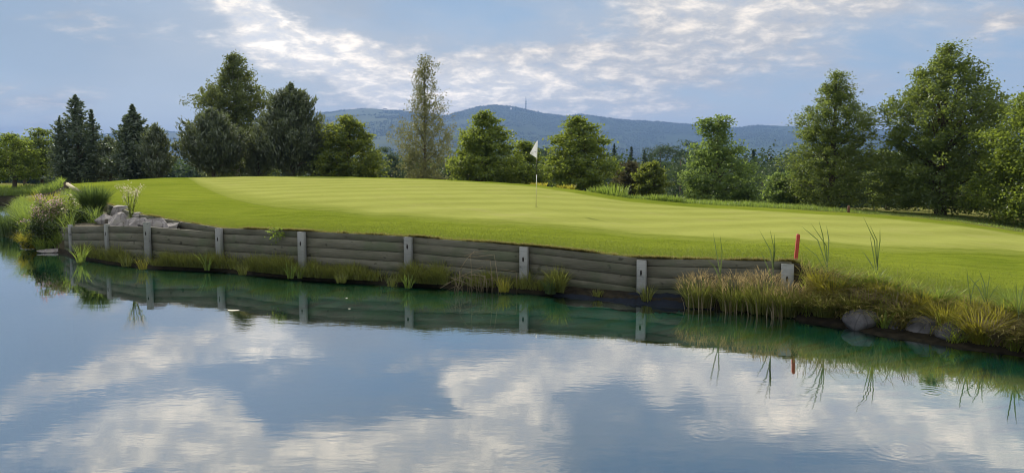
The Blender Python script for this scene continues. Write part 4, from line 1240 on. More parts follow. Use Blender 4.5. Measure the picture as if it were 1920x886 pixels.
# tall meadow grass behind the green and on the far left shore
mb = MB()
N = 22000
u_ = rng.uniform(.10, .80, N); _, _, c, zc_, _, _ = col_knots(u_)
Y_ = c + .15 + rng.random(N) ** 1.3 * 5.5
hgt = rng.uniform(.12, .42, N) * (.45 + .9 * fbm(u_ * 60, Y_ * .6, 3, 91)) * np.interp(u_, [.1, .2, .40, .5, .8], [.5, .95, .85, .22, .18])
blades(mb, np.column_stack([u_ * Y_, Y_, height(u_ * Y_, Y_)]), hgt, rng.uniform(.012, .026, N), rng.random(N) * 6.28, rng.uniform(.1, .7, N), np.clip(rng.normal(.55, .25, N), 0, 1))
N = 9000
u_ = rng.uniform(-.78, -.60, N); a, _, c, _, _, _ = col_knots(u_)
Y_ = a - .3 + rng.random(N) ** 1.5 * 7
blades(mb, np.column_stack([u_ * Y_, Y_, height(u_ * Y_, np.maximum(Y_, a)) - .05]), rng.uniform(.25, .7, N), rng.uniform(.02, .04, N), rng.random(N) * 6.28, rng.uniform(.1, .7, N), np.clip(rng.normal(.5, .25, N), 0, 1))
tag(obj('meadow_grass', mb.me('meadow_grass'), M['g_green']), 'tall meadow grass behind the green and along the far left shore', 'grass', kind='stuff')

# left planted bank cover
mb = MB()
N = 9000
u_ = rng.uniform(-.672, -.555, N); a = np.interp(u_, YL_U, YL_Y); b = np.interp(u_, EDGE[:, 0], EDGE[:, 1])
Y_ = a + rng.random(N) ** 1.4 * np.minimum(b - a, 14) * .98
Z_ = terrace_z(u_ * Y_, Y_)
k = (Z_ > -.05) & ((u_ < -.59) | (Y_ > a + 1.2)); u_, Y_, Z_ = u_[k], Y_[k], Z_[k]; N = len(u_)
blades(mb, np.column_stack([u_ * Y_, Y_, Z_]), rng.uniform(.2, .62, N), rng.uniform(.010, .022, N), rng.random(N) * 6.28, rng.uniform(.2, 1.1, N), np.clip(rng.normal(.5, .25, N), 0, 1), nseg=3)
tag(obj('planted_bank_grass', mb.me('planted_bank_grass'), M['g_green']), 'long grass filling the planted bank at the left end of the wall', 'grass', kind='stuff')


def tuft(name, label, loc, n, H, spread, mat, width=.012, lean=(.2, 1.1), group=None, cat='grass clump', aim=None, tint=.5, nseg=3, hvar=(.55, 1.05)):
    mb = MB()
    az = rng.random(n) * 6.28 if aim is None else rng.normal(aim, 1.0, n)
    rr = spread * np.sqrt(rng.random(n))
    P_ = np.column_stack([rr * np.cos(az), rr * np.sin(az), np.full(n, -.02)])
    blades(mb, P_, H * rng.uniform(*hvar, n), width * rng.uniform(.7, 1.3, n), az + rng.normal(0, .35, n), rng.uniform(*lean, n), np.clip(tint + rng.normal(0, .2, n), 0, 1), nseg=nseg)
    o = obj(name, mb.me(name), M[mat], None, tuple(loc))
    return tag(o, label, cat, group)


def bank_pt(px, py):
    """point on the right bank slope (between lawn edge and water)"""
    d = ray(px, py); u = d[0] / d[1]
    yw_, zw_ = np.interp(u, EDGE[:, 0], EDGE[:, 1]), np.interp(u, EDGE[:, 0], EDGE[:, 2])
    r = np.linspace(-1.5, 1.2, 300); Y = yw_ - r
    zb = np.interp(r, RW, ZB); z = np.where(r < 0, zw_, np.where(zb > 0, zb * zw_, zb))
    f = HC + d[2] / d[1] * Y - z
    i = int(np.argmin(np.abs(f)))
    return np.array([u * Y[i], Y[i], z[i]])


# grass hanging over the undercut edge of the right bank
mb = MB(); N = 11000
u_ = rng.uniform(U_WALL1 + .012, 1.5, N); u_ = u_[rng.random(N) < np.clip((fbm(u_ * 50, u_ * 0 + 4, 3, 35) - .38) * 5.0, .03, 1)]; N = len(u_); a, zw_, _, _, _, _ = col_knots(u_)
r_ = rng.uniform(.12, .80, N); zb2 = np.interp(r_, RW, ZB) * (zw_ - .02)
blades(mb, np.column_stack([u_ * (a - r_), a - r_, zb2 + .02]), rng.uniform(.22, .60, N), rng.uniform(.007, .013, N), -PI / 2 + rng.normal(0, .7, N), rng.uniform(.9, 2.0, N), np.clip(rng.normal(.5, .3, N), 0, 1), nseg=4)
tag(obj('overhanging_grass', mb.me('overhanging_grass'), M['g_dry']), 'dry grass drooping over the undercut edge of the right bank', 'grass', kind='stuff')

TG = 'tussocks on the right bank'
for px, py, n, H, sp, mat, lab in [
        (1580, 545, 200, .26, .12, 'g_green', 'fresh green tussock on the bank top between the bent reed and the tallest reed'),
        (1692, 560, 220, .24, .12, 'g_green', 'green tussock on the bank top right of the tallest reed'),
        (1757, 570, 220, .26, .12, 'g_green', 'green tussock on the bank top above the golden tussock'),
        (1830, 600, 240, .30, .12, 'g_yellow', 'yellow green tussock left of the broad leaved reed shoot'),
        (1535, 540, 200, .30, .12, 'g_yellow', 'yellow tussock close to the end post under the red stake'),
        (1625, 575, 220, .30, .12, 'g_straw', 'pale straw tussock leaning over the leftmost round stone'),
        (1682, 585, 200, .30, .12, 'g_straw', 'pale straw tussock between the iris clump and the bright yellow tussock'),
        (1860, 640, 260, .40, .12, 'g_straw', 'pale straw tussock hanging to the water near the right edge'),
        (1560, 560, 260, .36, .12, 'g_yellow', 'yellow green tussock beside the tall bent reed right of the red stake'),
        (1600, 585, 240, .34, .14, 'g_shore', 'olive tussock drooping over the leftmost round shore stone'),
        (1655, 558, 220, .28, .13, 'g_yellow', 'yellowish tussock above the iris clump'),
        (1722, 580, 300, .30, .13, 'g_yellow', 'bright yellow tussock above the dark round shore stone'),
        (1772, 612, 300, .38, .13, 'g_yellow', 'large golden tussock between the two right hand shore stones'),
        (1836, 640, 320, .44, .12, 'g_yellow', 'golden tussock hanging down to the water near the right edge'),
        (1875, 612, 240, .36, .14, 'g_yellow', 'yellow tussock at the right edge above the dark earth bank'),
        (1910, 600, 240, .42, .14, 'g_green', 'green tall grass tussock cut by the right edge of the photo'),
        (1700, 600, 200, .30, .12, 'g_shore', 'olive tussock right of the iris clump'),
        (1545, 590, 260, .34, .14, 'g_shore', 'olive tussock at the waterline below the red stake'),
        (1508, 580, 240, .36, .14, 'g_shore', 'dark olive tussock hanging at the end of the wall'),
        (1640, 535, 160, .20, .12, 'g_green', 'short green tussock on top of the bank behind the tallest reed')]:
    tuft('grass_tussock', lab, bank_pt(px, py), int(n * 1.5), H * 1.35, sp * 1.1, mat, .011, (.15, 1.1), TG)

# rusty-topped tall sedge at the wall end
SG = 'rusty topped sedge clumps at the wall end'
for px, H, lab in [(1312, .62, 'rusty topped sedge clump, leftmost at the wall end'), (1378, .64, 'rusty topped sedge clump in the middle in front of the last wall bay'),
                   (1432, .72, 'tallest rusty topped sedge clump beside the end post'), (1475, .52, 'low rusty topped sedge clump under the end post')]:
    yb_ = 575 + (px - 1312) * .10
    p = at(px, yb_, z=.02)
    e = empty('sedge_clump', tuple(p), lab, 'sedge', SG)
    mb = MB(); n = 420; az = rng.random(n) * 6.28; rr = .17 * np.sqrt(rng.random(n))
    blades(mb, np.column_stack([rr * np.cos(az) * 1.4, rr * np.sin(az), np.zeros(n)]), H * rng.uniform(.6, 1.0, n), .008, az, rng.uniform(.1, .75, n), np.clip(rng.normal(.45, .2, n), 0, 1), nseg=3)
    obj('leaf_tuft', mb.me('leaf_tuft'), M['g_shore'], e)
    mb = MB(); n = 430; az = rng.random(n) * 6.28; rr = .36 * np.sqrt(rng.random(n))
    C = np.column_stack([rr * np.cos(az) * 1.15, rr * np.sin(az) * .8, H * (.86 - (rr / .36) ** 2 * .30) + rng.normal(0, .05, n)])
    blades(mb, C, rng.uniform(.05, .15, n), rng.uniform(.005, .011, n), az, rng.uniform(.3, 1.3, n), rng.random(n), nseg=2); obj('seed_heads', mb.me('seed_heads'), M['g_rust'], e)
    mb = MB(); n = 28; az = rng.random(n) * 6.28; rr = .2 * np.sqrt(rng.random(n))
    blades(mb, np.column_stack([rr * np.cos(az) * 1.4, rr * np.sin(az) - .06, np.full(n, -.05)]), rng.uniform(.22, .42, n), .016, az, rng.uniform(.05, .3, n), rng.random(n), nseg=2)
    obj('dead_stalks', mb.me('dead_stalks'), M['g_straw'], e)


# tall reed shoots: stem plus separate leaves
def reed(label, base, ptsets, stem, group='tall reed shoots over the right bank', w=.015):
    """ptsets: leaves as lists of photo points; all at the reed's own distance"""
    e = empty('reed_shoot', tuple(base), label, 'reed', group)
    Y = base[1]
    mb = MB(); P_ = np.array([at(x, y, Y=Y) for x, y in stem]) - base; tube(mb, P_, np.linspace(.008, .004, len(P_)), 6)
    obj('stem', mb.me('stem', True), M['g_reed'], e)
    for i, pl in enumerate(ptsets):
        K = np.array([at(x, y, Y=Y) for x, y in pl]) - base
        s = np.linspace(0, 1, 9); K = np.stack([np.interp(s, np.linspace(0, 1, len(K)), K[:, c]) for c in range(3)], -1)
        K[:, 1] += (rng.uniform(-.18, .18)) * s ** 1.3
        d = np.gradient(K, axis=0); d /= np.linalg.norm(d, axis=1)[:, None]
        sd = np.cross(d, np.array([.25, 1, .2])); sd /= np.linalg.norm(sd, axis=1)[:, None]
        ww = w * np.minimum(1, 2.2 * (1 - s)) ** .8 * .5 + .0006
        nr = np.cross(sd, d)
        Vv = np.stack([K - sd * ww[:, None], K + nr * (ww * .35)[:, None], K + sd * ww[:, None]], 1).reshape(-1, 3)
        mb = MB(); mb.add(Vv, grid_faces(9, 3), None, .5 + rng.normal(0, .15)); obj('leaf', mb.me('leaf', True), M['g_reed'], e)


b_ = at(1356, 580, z=0.0)
reed('slim reed shoot in front of the last wall bay, left of the rusty sedge', b_, [[(1352, 520), (1343, 470), (1338, 436)], [(1351, 515), (1352, 470), (1345, 438)], [(1353, 530), (1340, 500), (1325, 485)], [(1354, 560), (1366, 530), (1372, 515)]], [(1356, 580), (1354, 540), (1351, 505)])
b_ = at(1452, 590, z=0.0)
reed('slender reed shoot with three upright leaves between the sedge and the red stake', b_, [[(1450, 510), (1446, 470), (1427, 432)], [(1450, 505), (1449, 465), (1438, 428)], [(1450, 500), (1450, 470), (1445, 436)], [(1451, 540), (1440, 500), (1428, 470)]], [(1452, 590), (1451, 540), (1449, 480)])
b_ = at(1552, 585, z=0.05)
reed('bent reed with arching leaves just right of the red stake', b_, [[(1550, 500), (1535, 450), (1507, 425)], [(1550, 490), (1540, 440), (1529, 412)], [(1551, 515), (1530, 478), (1500, 455)], [(1551, 505), (1556, 450), (1554, 423)], [(1551, 490), (1547, 460), (1515, 417)]], [(1552, 585), (1552, 540), (1550, 490)])
b_ = at(1648, 585, z=0.05)
reed('tallest reed shoot leaning left above the iris clump', b_, [[(1645, 500), (1638, 450), (1615, 405)], [(1645, 505), (1642, 450), (1625, 420)], [(1645, 500), (1646, 450), (1640, 425)], [(1646, 520), (1634, 490), (1626, 472)], [(1646, 530), (1637, 470), (1632, 440)]], [(1648, 585), (1646, 540), (1644, 480)])
b_ = at(1850, 618, z=0.12)
reed('upright reed shoot with broad leaves near the right edge', b_, [[(1848, 570), (1840, 540), (1828, 518)], [(1850, 565), (1846, 530), (1837, 505)], [(1850, 570), (1862, 545), (1872, 532)], [(1851, 575), (1845, 545), (1840, 525)], [(1851, 570), (1850, 540), (1852, 512)]], [(1852, 618), (1851, 590), (1849, 560)])
b_ = at(1822, 618, z=0.12)
reed('thin reed shoot with a drooping tip left of the broad leaved shoot', b_, [[(1820, 560), (1812, 525), (1806, 502)], [(1820, 560), (1826, 530), (1836, 520)]], [(1823, 618), (1821, 585), (1818, 545)])
b_ = at(1912, 640, z=0.12)
reed('reed shoot with long blades at the very right edge of the photo', b_, [[(1910, 590), (1902, 545), (1895, 525)], [(1910, 585), (1914, 550), (1918, 520)], [(1910, 590), (1920, 570), (1926, 560)]], [(1912, 640), (1911, 610), (1909, 580)])
b_ = at(1656, 622, z=0.0)
tuft('iris_clump', 'fan of broad iris leaves at the waterline beside the round shore stone', b_, 20, .46, .06, 'g_green', .032, (.1, .7), None, 'iris', None, .6, 4, (.6, 1.05))

# reed and iris clumps at the foot of the wall
for px, py, n, H, mat, lab in [
        (152, 490, 46, .60, 'g_green', 'tall green reed clump in front of the leftmost terrace post'),
        (238, 498, 50, .36, 'g_shore', 'grass clump at the foot of the terrace wall left of the tallest post'),
        (268, 503, 34, .34, 'g_yellow', 'yellowish grass clump at the foot of the tallest terrace post'),
        (388, 505, 24, .52, 'g_green', 'thin upright reed clump left of the first long wall post'),
        (545, 520, 20, .44, 'g_green', 'upright iris clump left of the second long wall post'),
        (560, 520, 14, .40, 'g_green', 'narrow iris clump right against the second long wall post'),
        (765, 538, 26, .34, 'g_green', 'iris clump at the foot of the third long wall post'),
        (735, 535, 40, .26, 'g_shore', 'low olive clump left of the third long wall post'),
        (945, 545, 70, .34, 'g_yellow', 'yellowish grass clump left of the fourth long wall post'),
        (1032, 548, 130, .34, 'g_dark', 'dark green tuft right of the fourth long wall post'),
        (1120, 553, 60, .16, 'g_shore', 'low sparse tuft on the liner in the fifth wall bay'),
        (1212, 562, 60, .36, 'g_shore', 'sparse tuft at the foot of the fifth long wall post'),
        (640, 528, 90, .24, 'g_shore', 'brown olive tuft between the second and third long wall posts'),
        (455, 513, 70, .28, 'g_shore', 'olive tuft right of the first long wall post')]:
    p = at(px, py, z=.06); u_ = p[0] / p[1]
    tuft('waterside_clump', lab, p, n, H, .10 if n > 30 else .07, mat, .012 if n > 30 else .018, (.08, .7), 'clumps at the foot of the plank wall')

# dead straw reeds leaning in front of the wall
p = at(900, 545, z=.03)
e = empty('dead_reed_clump', tuple(p), 'pale dead reed clump with bent stalks in front of the fourth wall bay', 'reed')
for i in range(26):
    x0 = rng.normal(-.05, .28); hgt = rng.uniform(.25, .78) * (1 if i % 3 == 0 else .6); dx = rng.normal(.05, .18)
    k1 = np.array([x0, rng.uniform(-.1, .1), -.05]); k2 = k1 + np.array([dx * .4, rng.uniform(-.05, .05), hgt]); k3 = k2 + np.array([dx + rng.normal(0, .14), rng.uniform(-.1, .05), rng.uniform(-.16, .06)])
    mb = MB(); tube(mb, [k1, (k1 + k2) / 2 + np.array([.01, 0, 0]), k2, k3], [.006, .006, .005, .003], 5, rng.random()); obj('stalk', mb.me('stalk', True), M['g_straw'], e)
for (x0, y0, x1, y1) in [(825, 540, 905, 500), (845, 520, 900, 545), (870, 480, 915, 470), (862, 505, 890, 470)]:
    A, B = at(x0, y0, Y=p[1] - .05) - p, at(x1, y1, Y=p[1] + .02) - p
    mb = MB(); tube(mb, [A, (A + B) / 2 + np.array([0, 0, .03]), B], [.007, .006, .004], 5); obj('stalk', mb.me('stalk', True), M['g_straw'], e)

# ornamental grass mound
p = at(176, 405, Y=22.3); p[2] = .95
e = empty('ornamental_grass', tuple(p), 'big dark fountain of ornamental grass at the top of the rock terrace', 'ornamental grass')
mb = MB(); n = 1500; az = rng.random(n) * 6.28; rr = .22 * np.sqrt(rng.random(n))
blades(mb, np.column_stack([rr * np.cos(az), rr * np.sin(az), np.full(n, -.05)]), 1.05 * rng.uniform(.55, 1.08, n), .013, az + rng.normal(0, .3, n), rng.uniform(.08, .62, n), np.clip(rng.normal(.4, .22, n), 0, 1), nseg=4, curl=2.0)
obj('blades', mb.me('blades'), M['g_dark'], e)
mb = MB(); n = 60; az = rng.random(n) * 6.28
blades(mb, np.column_stack([.1 * np.cos(az), .1 * np.sin(az), np.zeros(n)]), 1.2 * rng.uniform(.8, 1.05, n), .008, az, rng.uniform(.1, .5, n), rng.random(n), nseg=4)
obj('flower_stalks', mb.me('flower_stalks'), M['g_green'], e)


def bush(name, label, loc, size, nleaf, lmat, lsize, nfl=0, fmat=None, fsize=.05, cat='bush', group=None, top=True, tint=.4):
    e = empty(name, tuple(loc), label, cat, group)
    mb = MB(); nc = 46
    d = rng.normal(size=(nc, 3)); d /= np.linalg.norm(d, axis=1)[:, None]; d[:, 2] = np.abs(d[:, 2])
    C = d * np.array(size) * (rng.random(nc) ** .4)[:, None] * np.array([.5, .5, 1])
    idx = rng.integers(0, nc, nleaf)
    P_ = C[idx] + rng.normal(0, .10, (nleaf, 3)) * np.array([1, 1, .8])
    leaves(mb, P_, lsize * rng.uniform(.6, 1.4, nleaf), np.clip(rng.normal(tint, .2, nleaf), 0, 1), .5); obj('foliage', mb.me('foliage'), M[lmat], e)
    mb = MB()
    for k in range(14):
        c = C[k]; tube(mb, [(0, 0, -.1), c * .5 + np.array([0, 0, .1]), c], [.014, .009, .004], 5, cap=False)
    obj('stem', mb.me('stem', True), M['bark'], e)
    if nfl:
        mb = MB(); idx = rng.integers(0, nc, nfl); P_ = C[idx] * np.array([1.05, 1.05, 1.08]) + rng.normal(0, .09, (nfl, 3))
        P_ = P_[P_[:, 2] > size[2] * .42]
        leaves(mb, P_, fsize * rng.uniform(.6, 1.4, len(P_)), rng.random(len(P_)), .6, .8); tag(obj('blossom', mb.me('blossom'), M[fmat], e), kind='stuff')
    return e


p = at(92, 432, Y=22.3); p[2] = .30
bush('flowering_bush', 'bush covered in pale pink blossom at the left tip of the planted bank', p, (1.5, 1.2, 1.15), 4200, 'leaf_big', .065, 2300, 'pink', .05, group=None)
p = at(122, 425, Y=23.2); p[2] = .55
bush('flowering_bush', 'greenish bush with creamy flower heads between the pink bush and the ornamental grass', p, (1.7, 1.2, 1.0), 4200, 'leaf_linden', .07, 900, 'cream', .05)
p = at(148, 428, Y=21.4); p[2] = .62
bush('leafy_bush', 'dark low shrub with small whitish blooms at the foot of the ornamental grass', p, (1.35, .8, .55), 2600, 'leaf_shrub', .07, 120, 'cream', .045)
p = at(82, 462, Y=21.5); p[2] = .15
bush('leafy_bush', 'dark ivy like shrub hanging to the stones left of the terrace wall', p, (1.1, .7, .75), 3200, 'leaf_shrub', .06)
p = at(48, 466, z=.05) + np.array([0, .3, 0])
tuft('grass_tussock', 'bright yellow green grass tussock at the waterline below the pink bush', p, 420, .66, .26, 'g_yellow', .014, (.15, .9), None, tint=.6)
p = at(72, 470, z=.05) + np.array([0, .3, 0])
tuft('grass_tussock', 'green grass tussock between the yellow tussock and the terrace wall on the left', p, 220, .5, .2, 'g_green', .014, (.2, .9))
p = at(62, 420, Y=23.6); p[2] = .5
tuft('grass_tussock', 'tall pale grass arching left of the pink flowering bush', p, 420, .85, .34, 'g_green', .014, (.2, .9))
p = at(95, 375, Y=30); p[2] = .7
tuft('grass_tussock', 'long light green grass behind the pink bush near the wooden rail', p, 420, .9, .6, 'g_yellow', .02, (.2, .9))
for i, (px, Y, lab) in enumerate([(8, 27, 'reed bed clump standing in the water at the left edge of the photo'), (26, 26.4, 'reed bed clump left of the tall pale grass on the planted bank'), (-16, 28, 'reed bed clump outside the left edge')][:2]):
    p = at(px, 430, Y=Y); p[2] = -.05
    tuft('reed_bed_clump', lab, p, 420, 1.0, .42, 'g_dark', .018, (.03, .35), 'reed clumps in the left of the pond', 'reeds', nseg=3)
# leaning stick
p = at(84, 455, Y=21.3)
mb = MB(); q_ = at(78, 416, Y=21.5) - p; tube(mb, [(0, 0, -.1), q_ * .5 + np.array([.01, 0, 0]), q_], [.022, .02, .017], 7)
tag(obj('wooden_stick', mb.me('wooden_stick', True), M['g_straw'], None, tuple(p)), 'thin pale wooden stick leaning in the dark shrub at the far left', 'stick')

# white flowering plant on the terrace
p = at(246, 406, Y=19.8); p[2] = 1.0
e = empty('white_flower_plant', tuple(p), 'slender wild plant with white flower heads above the terrace boulders', 'plant')
ms, ml, mf = MB(), MB(), MB()
for k in range(15):
    tx, tz = rng.normal(0, .15), rng.uniform(.45, .92)
    tube(ms, [(0, 0, -.1), (tx * .35, rng.normal(0, .03), tz * .5), (tx, rng.normal(0, .08), tz)], [.007, .005, .003], 5, cap=False)
    n = 16; s = rng.random(n); leaves(ml, np.column_stack([tx * s ** 1.4 + rng.normal(0, .04, n), rng.normal(0, .05, n), tz * s * .9]), .06, rng.random(n), .2, .35)
    n = 34; leaves(mf, np.column_stack([tx + rng.normal(0, .045, n), rng.normal(0, .05, n), tz + rng.normal(0, .06, n)]), rng.uniform(.014, .04, n), rng.random(n), .3, .8)
obj('stem', ms.me('stem'), M['g_shore'], e); obj('leaves', ml.me('leaves'), M['g_green'], e); tag(obj('blossom', mf.me('blossom'), M['cream'], e), kind='stuff')

# leafy plant hanging over the wall top
p = at(521, 431, Y=16.55)
e = empty('hanging_plant', tuple(p), 'small leafy weed hanging over the wall top left of the second long wall post', 'plant')
mb = MB(); n = 170; C = np.column_stack([rng.normal(0, .10, n), -.12 + rng.normal(0, .05, n), -.06 + rng.normal(0, .085, n)])
leaves(mb, C, rng.uniform(.03, .075, n), rng.random(n), .2, .6); obj('leaves', mb.me('leaves'), M['g_green'], e)
mb = MB()
for k in range(9): tube(mb, [(0, .02, 0), C[k] * .5 + np.array([0, -.02, .03]), C[k]], [.005, .004, .003], 5, cap=False)
obj('stem', mb.me('stem'), M['g_shore'], e)

# ferny weeds along the crest behind the flag
for i, (px, py, H, lab) in enumerate([(1010, 351, .28, 'pale low weed at the crest of the green just right of the flagstick'), (1062, 356, .35, 'pale weed at the foot of the linden right of the flag'),
                                      (1150, 366, .75, 'clump of upright yellow flag leaves right of the linden beside the flag'), (1125, 362, .5, 'leafy clump under the right side of the linden beside the flag'),
                                      (1232, 379, .45, 'low leafy weed in front of the small egg shaped tree'), (1262, 380, .5, 'low leafy weed between the egg shaped tree and the pale ash')]):
    u_ = uof(px, py); yc_ = float(np.interp(u_, CREST[:, 0], CREST[:, 1])) + .5; z_ = float(height(u_ * yc_, yc_))
    tuft('crest_weed', lab, (u_ * yc_, yc_, z_ - .02), 160, H, .45 if H < .7 else .7, 'g_yellow' if H < .45 else 'g_green', .035, (.1, .7), 'weeds along the back crest of the green', 'weed')

# specks floating on the water
M['speck'] = plain_mat('pale_floating_leaf', (.45, .45, .36), .7)
for i, (px, py, lab) in enumerate([(438, 581, 'pale twig floating where the first long wall post is mirrored'), (650, 558, 'pale leaf floating in the dark wall reflection left of the third long post'), (655, 578, 'tiny leaf floating in the dark wall reflection below the other leaf')]):
    p = at(px, py, z=.004); n = 7; th = np.arange(n) / n * 6.28; s = .022 if i else .09
    V = np.column_stack([s * np.cos(th) * (1 + .3 * rng.random(n)), s * .5 * np.sin(th), .004 * np.cos(2 * th)])
    mb = MB(); mb.add(np.concatenate([V, [[0, 0, .004]]]), None, np.stack([np.arange(n), (np.arange(n) + 1) % n, np.full(n, n)], 1))
    tag(obj('floating_leaf', mb.me('floating_leaf'), M['speck'], None, tuple(p)), lab, 'leaf', 'specks floating on the pond')

# ------------------------------------------------------------------ haze
m, g, out = newmat('haze_air')
pv = g.new('ShaderNodeVolumePrincipled', ins={'Color': (.25, .42, .80, 1), 'Density': 1.4e-4, 'Anisotropy': .0})
g.l.new(pv.outputs[0], out.inputs['Volume'])
zlo = float(min(ZG.min(), Zh.min(), BZ.min(), -20)) - 1.5
mb = MB(); xm = float(np.abs(XG).max()) + 100; box(mb, -xm, xm, -600, float(max(YG.max(), hr.max())) + 100, zlo, float(Zh.max()) + 70)
m.cycles.homogeneous_volume = True
tag(obj('haze', mb.me('haze'), m), kind='stuff')

# ------------------------------------------------------------------ sun and sky
SUN_AZ, SUN_EL = -26.0, 28.6           # left of the view, high
ld = bpy.data.lights.new('sun', 'SUN'); ld.energy = 4.6; ld.angle = math.radians(.55); ld.color = (1.0, .90, .74)
lo_ = bpy.data.objects.new('sun', ld); COL.objects.link(lo_)
sd = Vector((math.sin(math.radians(SUN_AZ)) * math.cos(math.radians(SUN_EL)), math.cos(math.radians(SUN_AZ)) * math.cos(math.radians(SUN_EL)), math.sin(math.radians(SUN_EL))))
lo_.rotation_euler = sd.to_track_quat('Z', 'Y').to_euler()
lo_.location = (-30, 60, 60)

w = bpy.data.worlds.new('World'); SC.world = w; w.use_nodes = True
w.node_tree.nodes.clear(); g = NT(w.node_tree)
wo = g.new('ShaderNodeOutputWorld'); bg = g.new('ShaderNodeBackground'); g.l.new(bg.outputs[0], wo.inputs[0])
sky = g.new('ShaderNodeTexSky'); sky.sky_type = 'NISHITA'; sky.sun_disc = False
sky.sun_elevation = math.radians(SUN_EL); sky.sun_rotation = math.radians(SUN_AZ); sky.air_density = 1.0; sky.dust_density = 1.0; sky.ozone_density = 1.5; sky.altitude = 500
BS = .12
geo = g.new('ShaderNodeTexCoord'); D_ = geo.outputs['Generated']
sep = g.new('ShaderNodeSeparateXYZ'); g.l.new(D_, sep.inputs[0])
x_, y_, z_ = sep.outputs
az = g.math('ARCTAN2', x_, y_)
el = g.math('ARCSINE', z_)
A = g.new('ShaderNodeCombineXYZ', ins={0: az, 1: el}).outputs[0]
wn = g.new('ShaderNodeTexNoise', ins={'Scale': 5.0, 'Detail': 5, 'Roughness': .6}); g.l.new(g.mapping(A, (1.0, 1.7, 1), (0, 0, 0), (4.4, 2.2, 0)), wn.inputs['Vector'])
wv = g.new('ShaderNodeVectorMath', operation='SUBTRACT'); g.l.new(wn.outputs[1], wv.inputs[0]); wv.inputs[1].default_value = (.5, .5, .5)
wm = g.new('ShaderNodeVectorMath', operation='MULTIPLY_ADD'); g.l.new(wv.outputs[0], wm.inputs[0]); wm.inputs[1].default_value = (.26, .14, 0); g.l.new(A, wm.inputs[2])
A = wm.outputs[0]
den = g.math('ADD', g.math('MAXIMUM', z_, 0.0), .24)
Q = g.new('ShaderNodeCombineXYZ', ins={0: g.math('DIVIDE', x_, den), 1: g.math('DIVIDE', y_, den)}).outputs[0]
nA = g.noise(g.mapping(Q, (2.1, 2.7, 1), (0, 0, .2), (3.1, 1.7, 0)), 1.0, 9, .62, .3)
nB = g.noise(g.mapping(Q, (9.0, 9.0, 1), (0, 0, 0), (9.1, 4.7, 0)), 1.0, 7, .62, .2)
nC = g.noise(g.mapping(Q, (.5, .5, 1), (0, 0, 0), (1.3, 7.7, 0)), 1.0, 4, .5)


def ae(px, py):
    d = ray(px, py); return math.atan2(d[0], d[1]), math.atan2(d[2], math.hypot(d[0], d[1]))


def ae_mirror(px, py):
    a_, e_ = ae(px, py); return a_, -e_


def blob_sum(blobs):
    acc = None
    for (px, py, sx_, sy_, amp) in blobs:
        a_, e_ = ae_mirror(px, py) if py > 560 else ae(px, py)
        v = g.new('ShaderNodeVectorMath', operation='SUBTRACT'); g.l.new(A, v.inputs[0]); v.inputs[1].default_value = (a_, e_, 0)
        v2 = g.new('ShaderNodeVectorMath', operation='MULTIPLY'); g.l.new(v.outputs[0], v2.inputs[0]); v2.inputs[1].default_value = (F / sx_, F / sy_, 0)
        v3 = g.new('ShaderNodeVectorMath', operation='DOT_PRODUCT'); g.l.new(v2.outputs[0], v3.inputs[0]); g.l.new(v2.outputs[0], v3.inputs[1])
        ex = g.math('POWER', .3679, v3.outputs['Value'])
        acc = g.math('MULTIPLY', ex, amp) if acc is None else g.math('MULTIPLY_ADD', ex, amp, acc)
    return acc


# bright cloud cover, as (x, y) in the photo; y > 560 are clouds seen mirrored in the pond
bright = blob_sum([(470, 12, 55, 40, 0.9), (500, 45, 34, 34, 1.1), (560, 62, 80.5, 22.4, 0.7), (482, 95, 16.1, 47.6, 0.6), (580, 108, 80.5, 25.2, 0.6), (720, 102, 103.5, 25.2, 0.7), (640, 138, 138, 36.4, 0.8), (760, 160, 149.5, 39.2, 0.7),
                   (905, 130, 138, 56, 0.75), (1080, 118, 149.5, 42, 0.75), (1210, 110, 103.5, 39.2, 0.6), (1040, 190, 195.5, 39.2, 0.55), (860, 190, 80.5, 42, 0.6), (1300, 40, 170, 60, 0.55), (1480, 80, 149.5, 56, 0.5), (1420, 5, 190, 40, 0.5), (1880, 20, 80, 18, 0.45), (40, 228, 80.5, 30.8, 0.45),
                   (110, 716, 130, 26, 0.85), (240, 690, 90, 22, 0.75), (350, 660, 80, 22, 0.6), (520, 632, 70, 32, 0.65), (980, 690, 130, 50, 0.7), (1200, 690, 170, 60, 0.75), (1500, 720, 200, 70, 0.8), (1750, 760, 220, 80, 0.75), (860, 720, 70, 30, 0.7), (930, 780, 90, 60, 0.8),
                   (330, 840, 130, 55, 0.85), (440, 800, 70, 30, 0.8), (620, 850, 130, 50, 0.9), (800, 840, 120, 60, 0.9), (960, 860, 90, 60, 0.8), (700, 700, 70, 16, 0.5), (180, 870, 60, 60, 0.4), (120, 810, 60, 22, 0.35)])
holes = blob_sum([(1180, 838, 105, 40, .65), (1090, 880, 70, 26, .5), (1430, 852, 85, 36, .5), (1150, 770, 50, 20, .5), (1320, 760, 60, 25, .45), (1080, 50, 90, 40, .4), (800, 35, 160, 28, .3), (560, 745, 120, 22, .6), (760, 765, 100, 20, .7), (820, 70, 20, 10, .2), (1000, 745, 25, 10, .4)])
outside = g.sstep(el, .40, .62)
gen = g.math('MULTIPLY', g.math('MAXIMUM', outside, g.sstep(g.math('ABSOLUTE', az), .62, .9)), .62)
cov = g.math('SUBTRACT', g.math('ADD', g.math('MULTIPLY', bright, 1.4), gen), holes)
cm = g.math('ADD', cov, g.math('MULTIPLY', g.math('SUBTRACT', nA, .5), 2.9))
cm = g.math('ADD', cm, g.math('MULTIPLY', g.math('SUBTRACT', nB, .5), .62))
mask = g.sstep(cm, .06, .98)
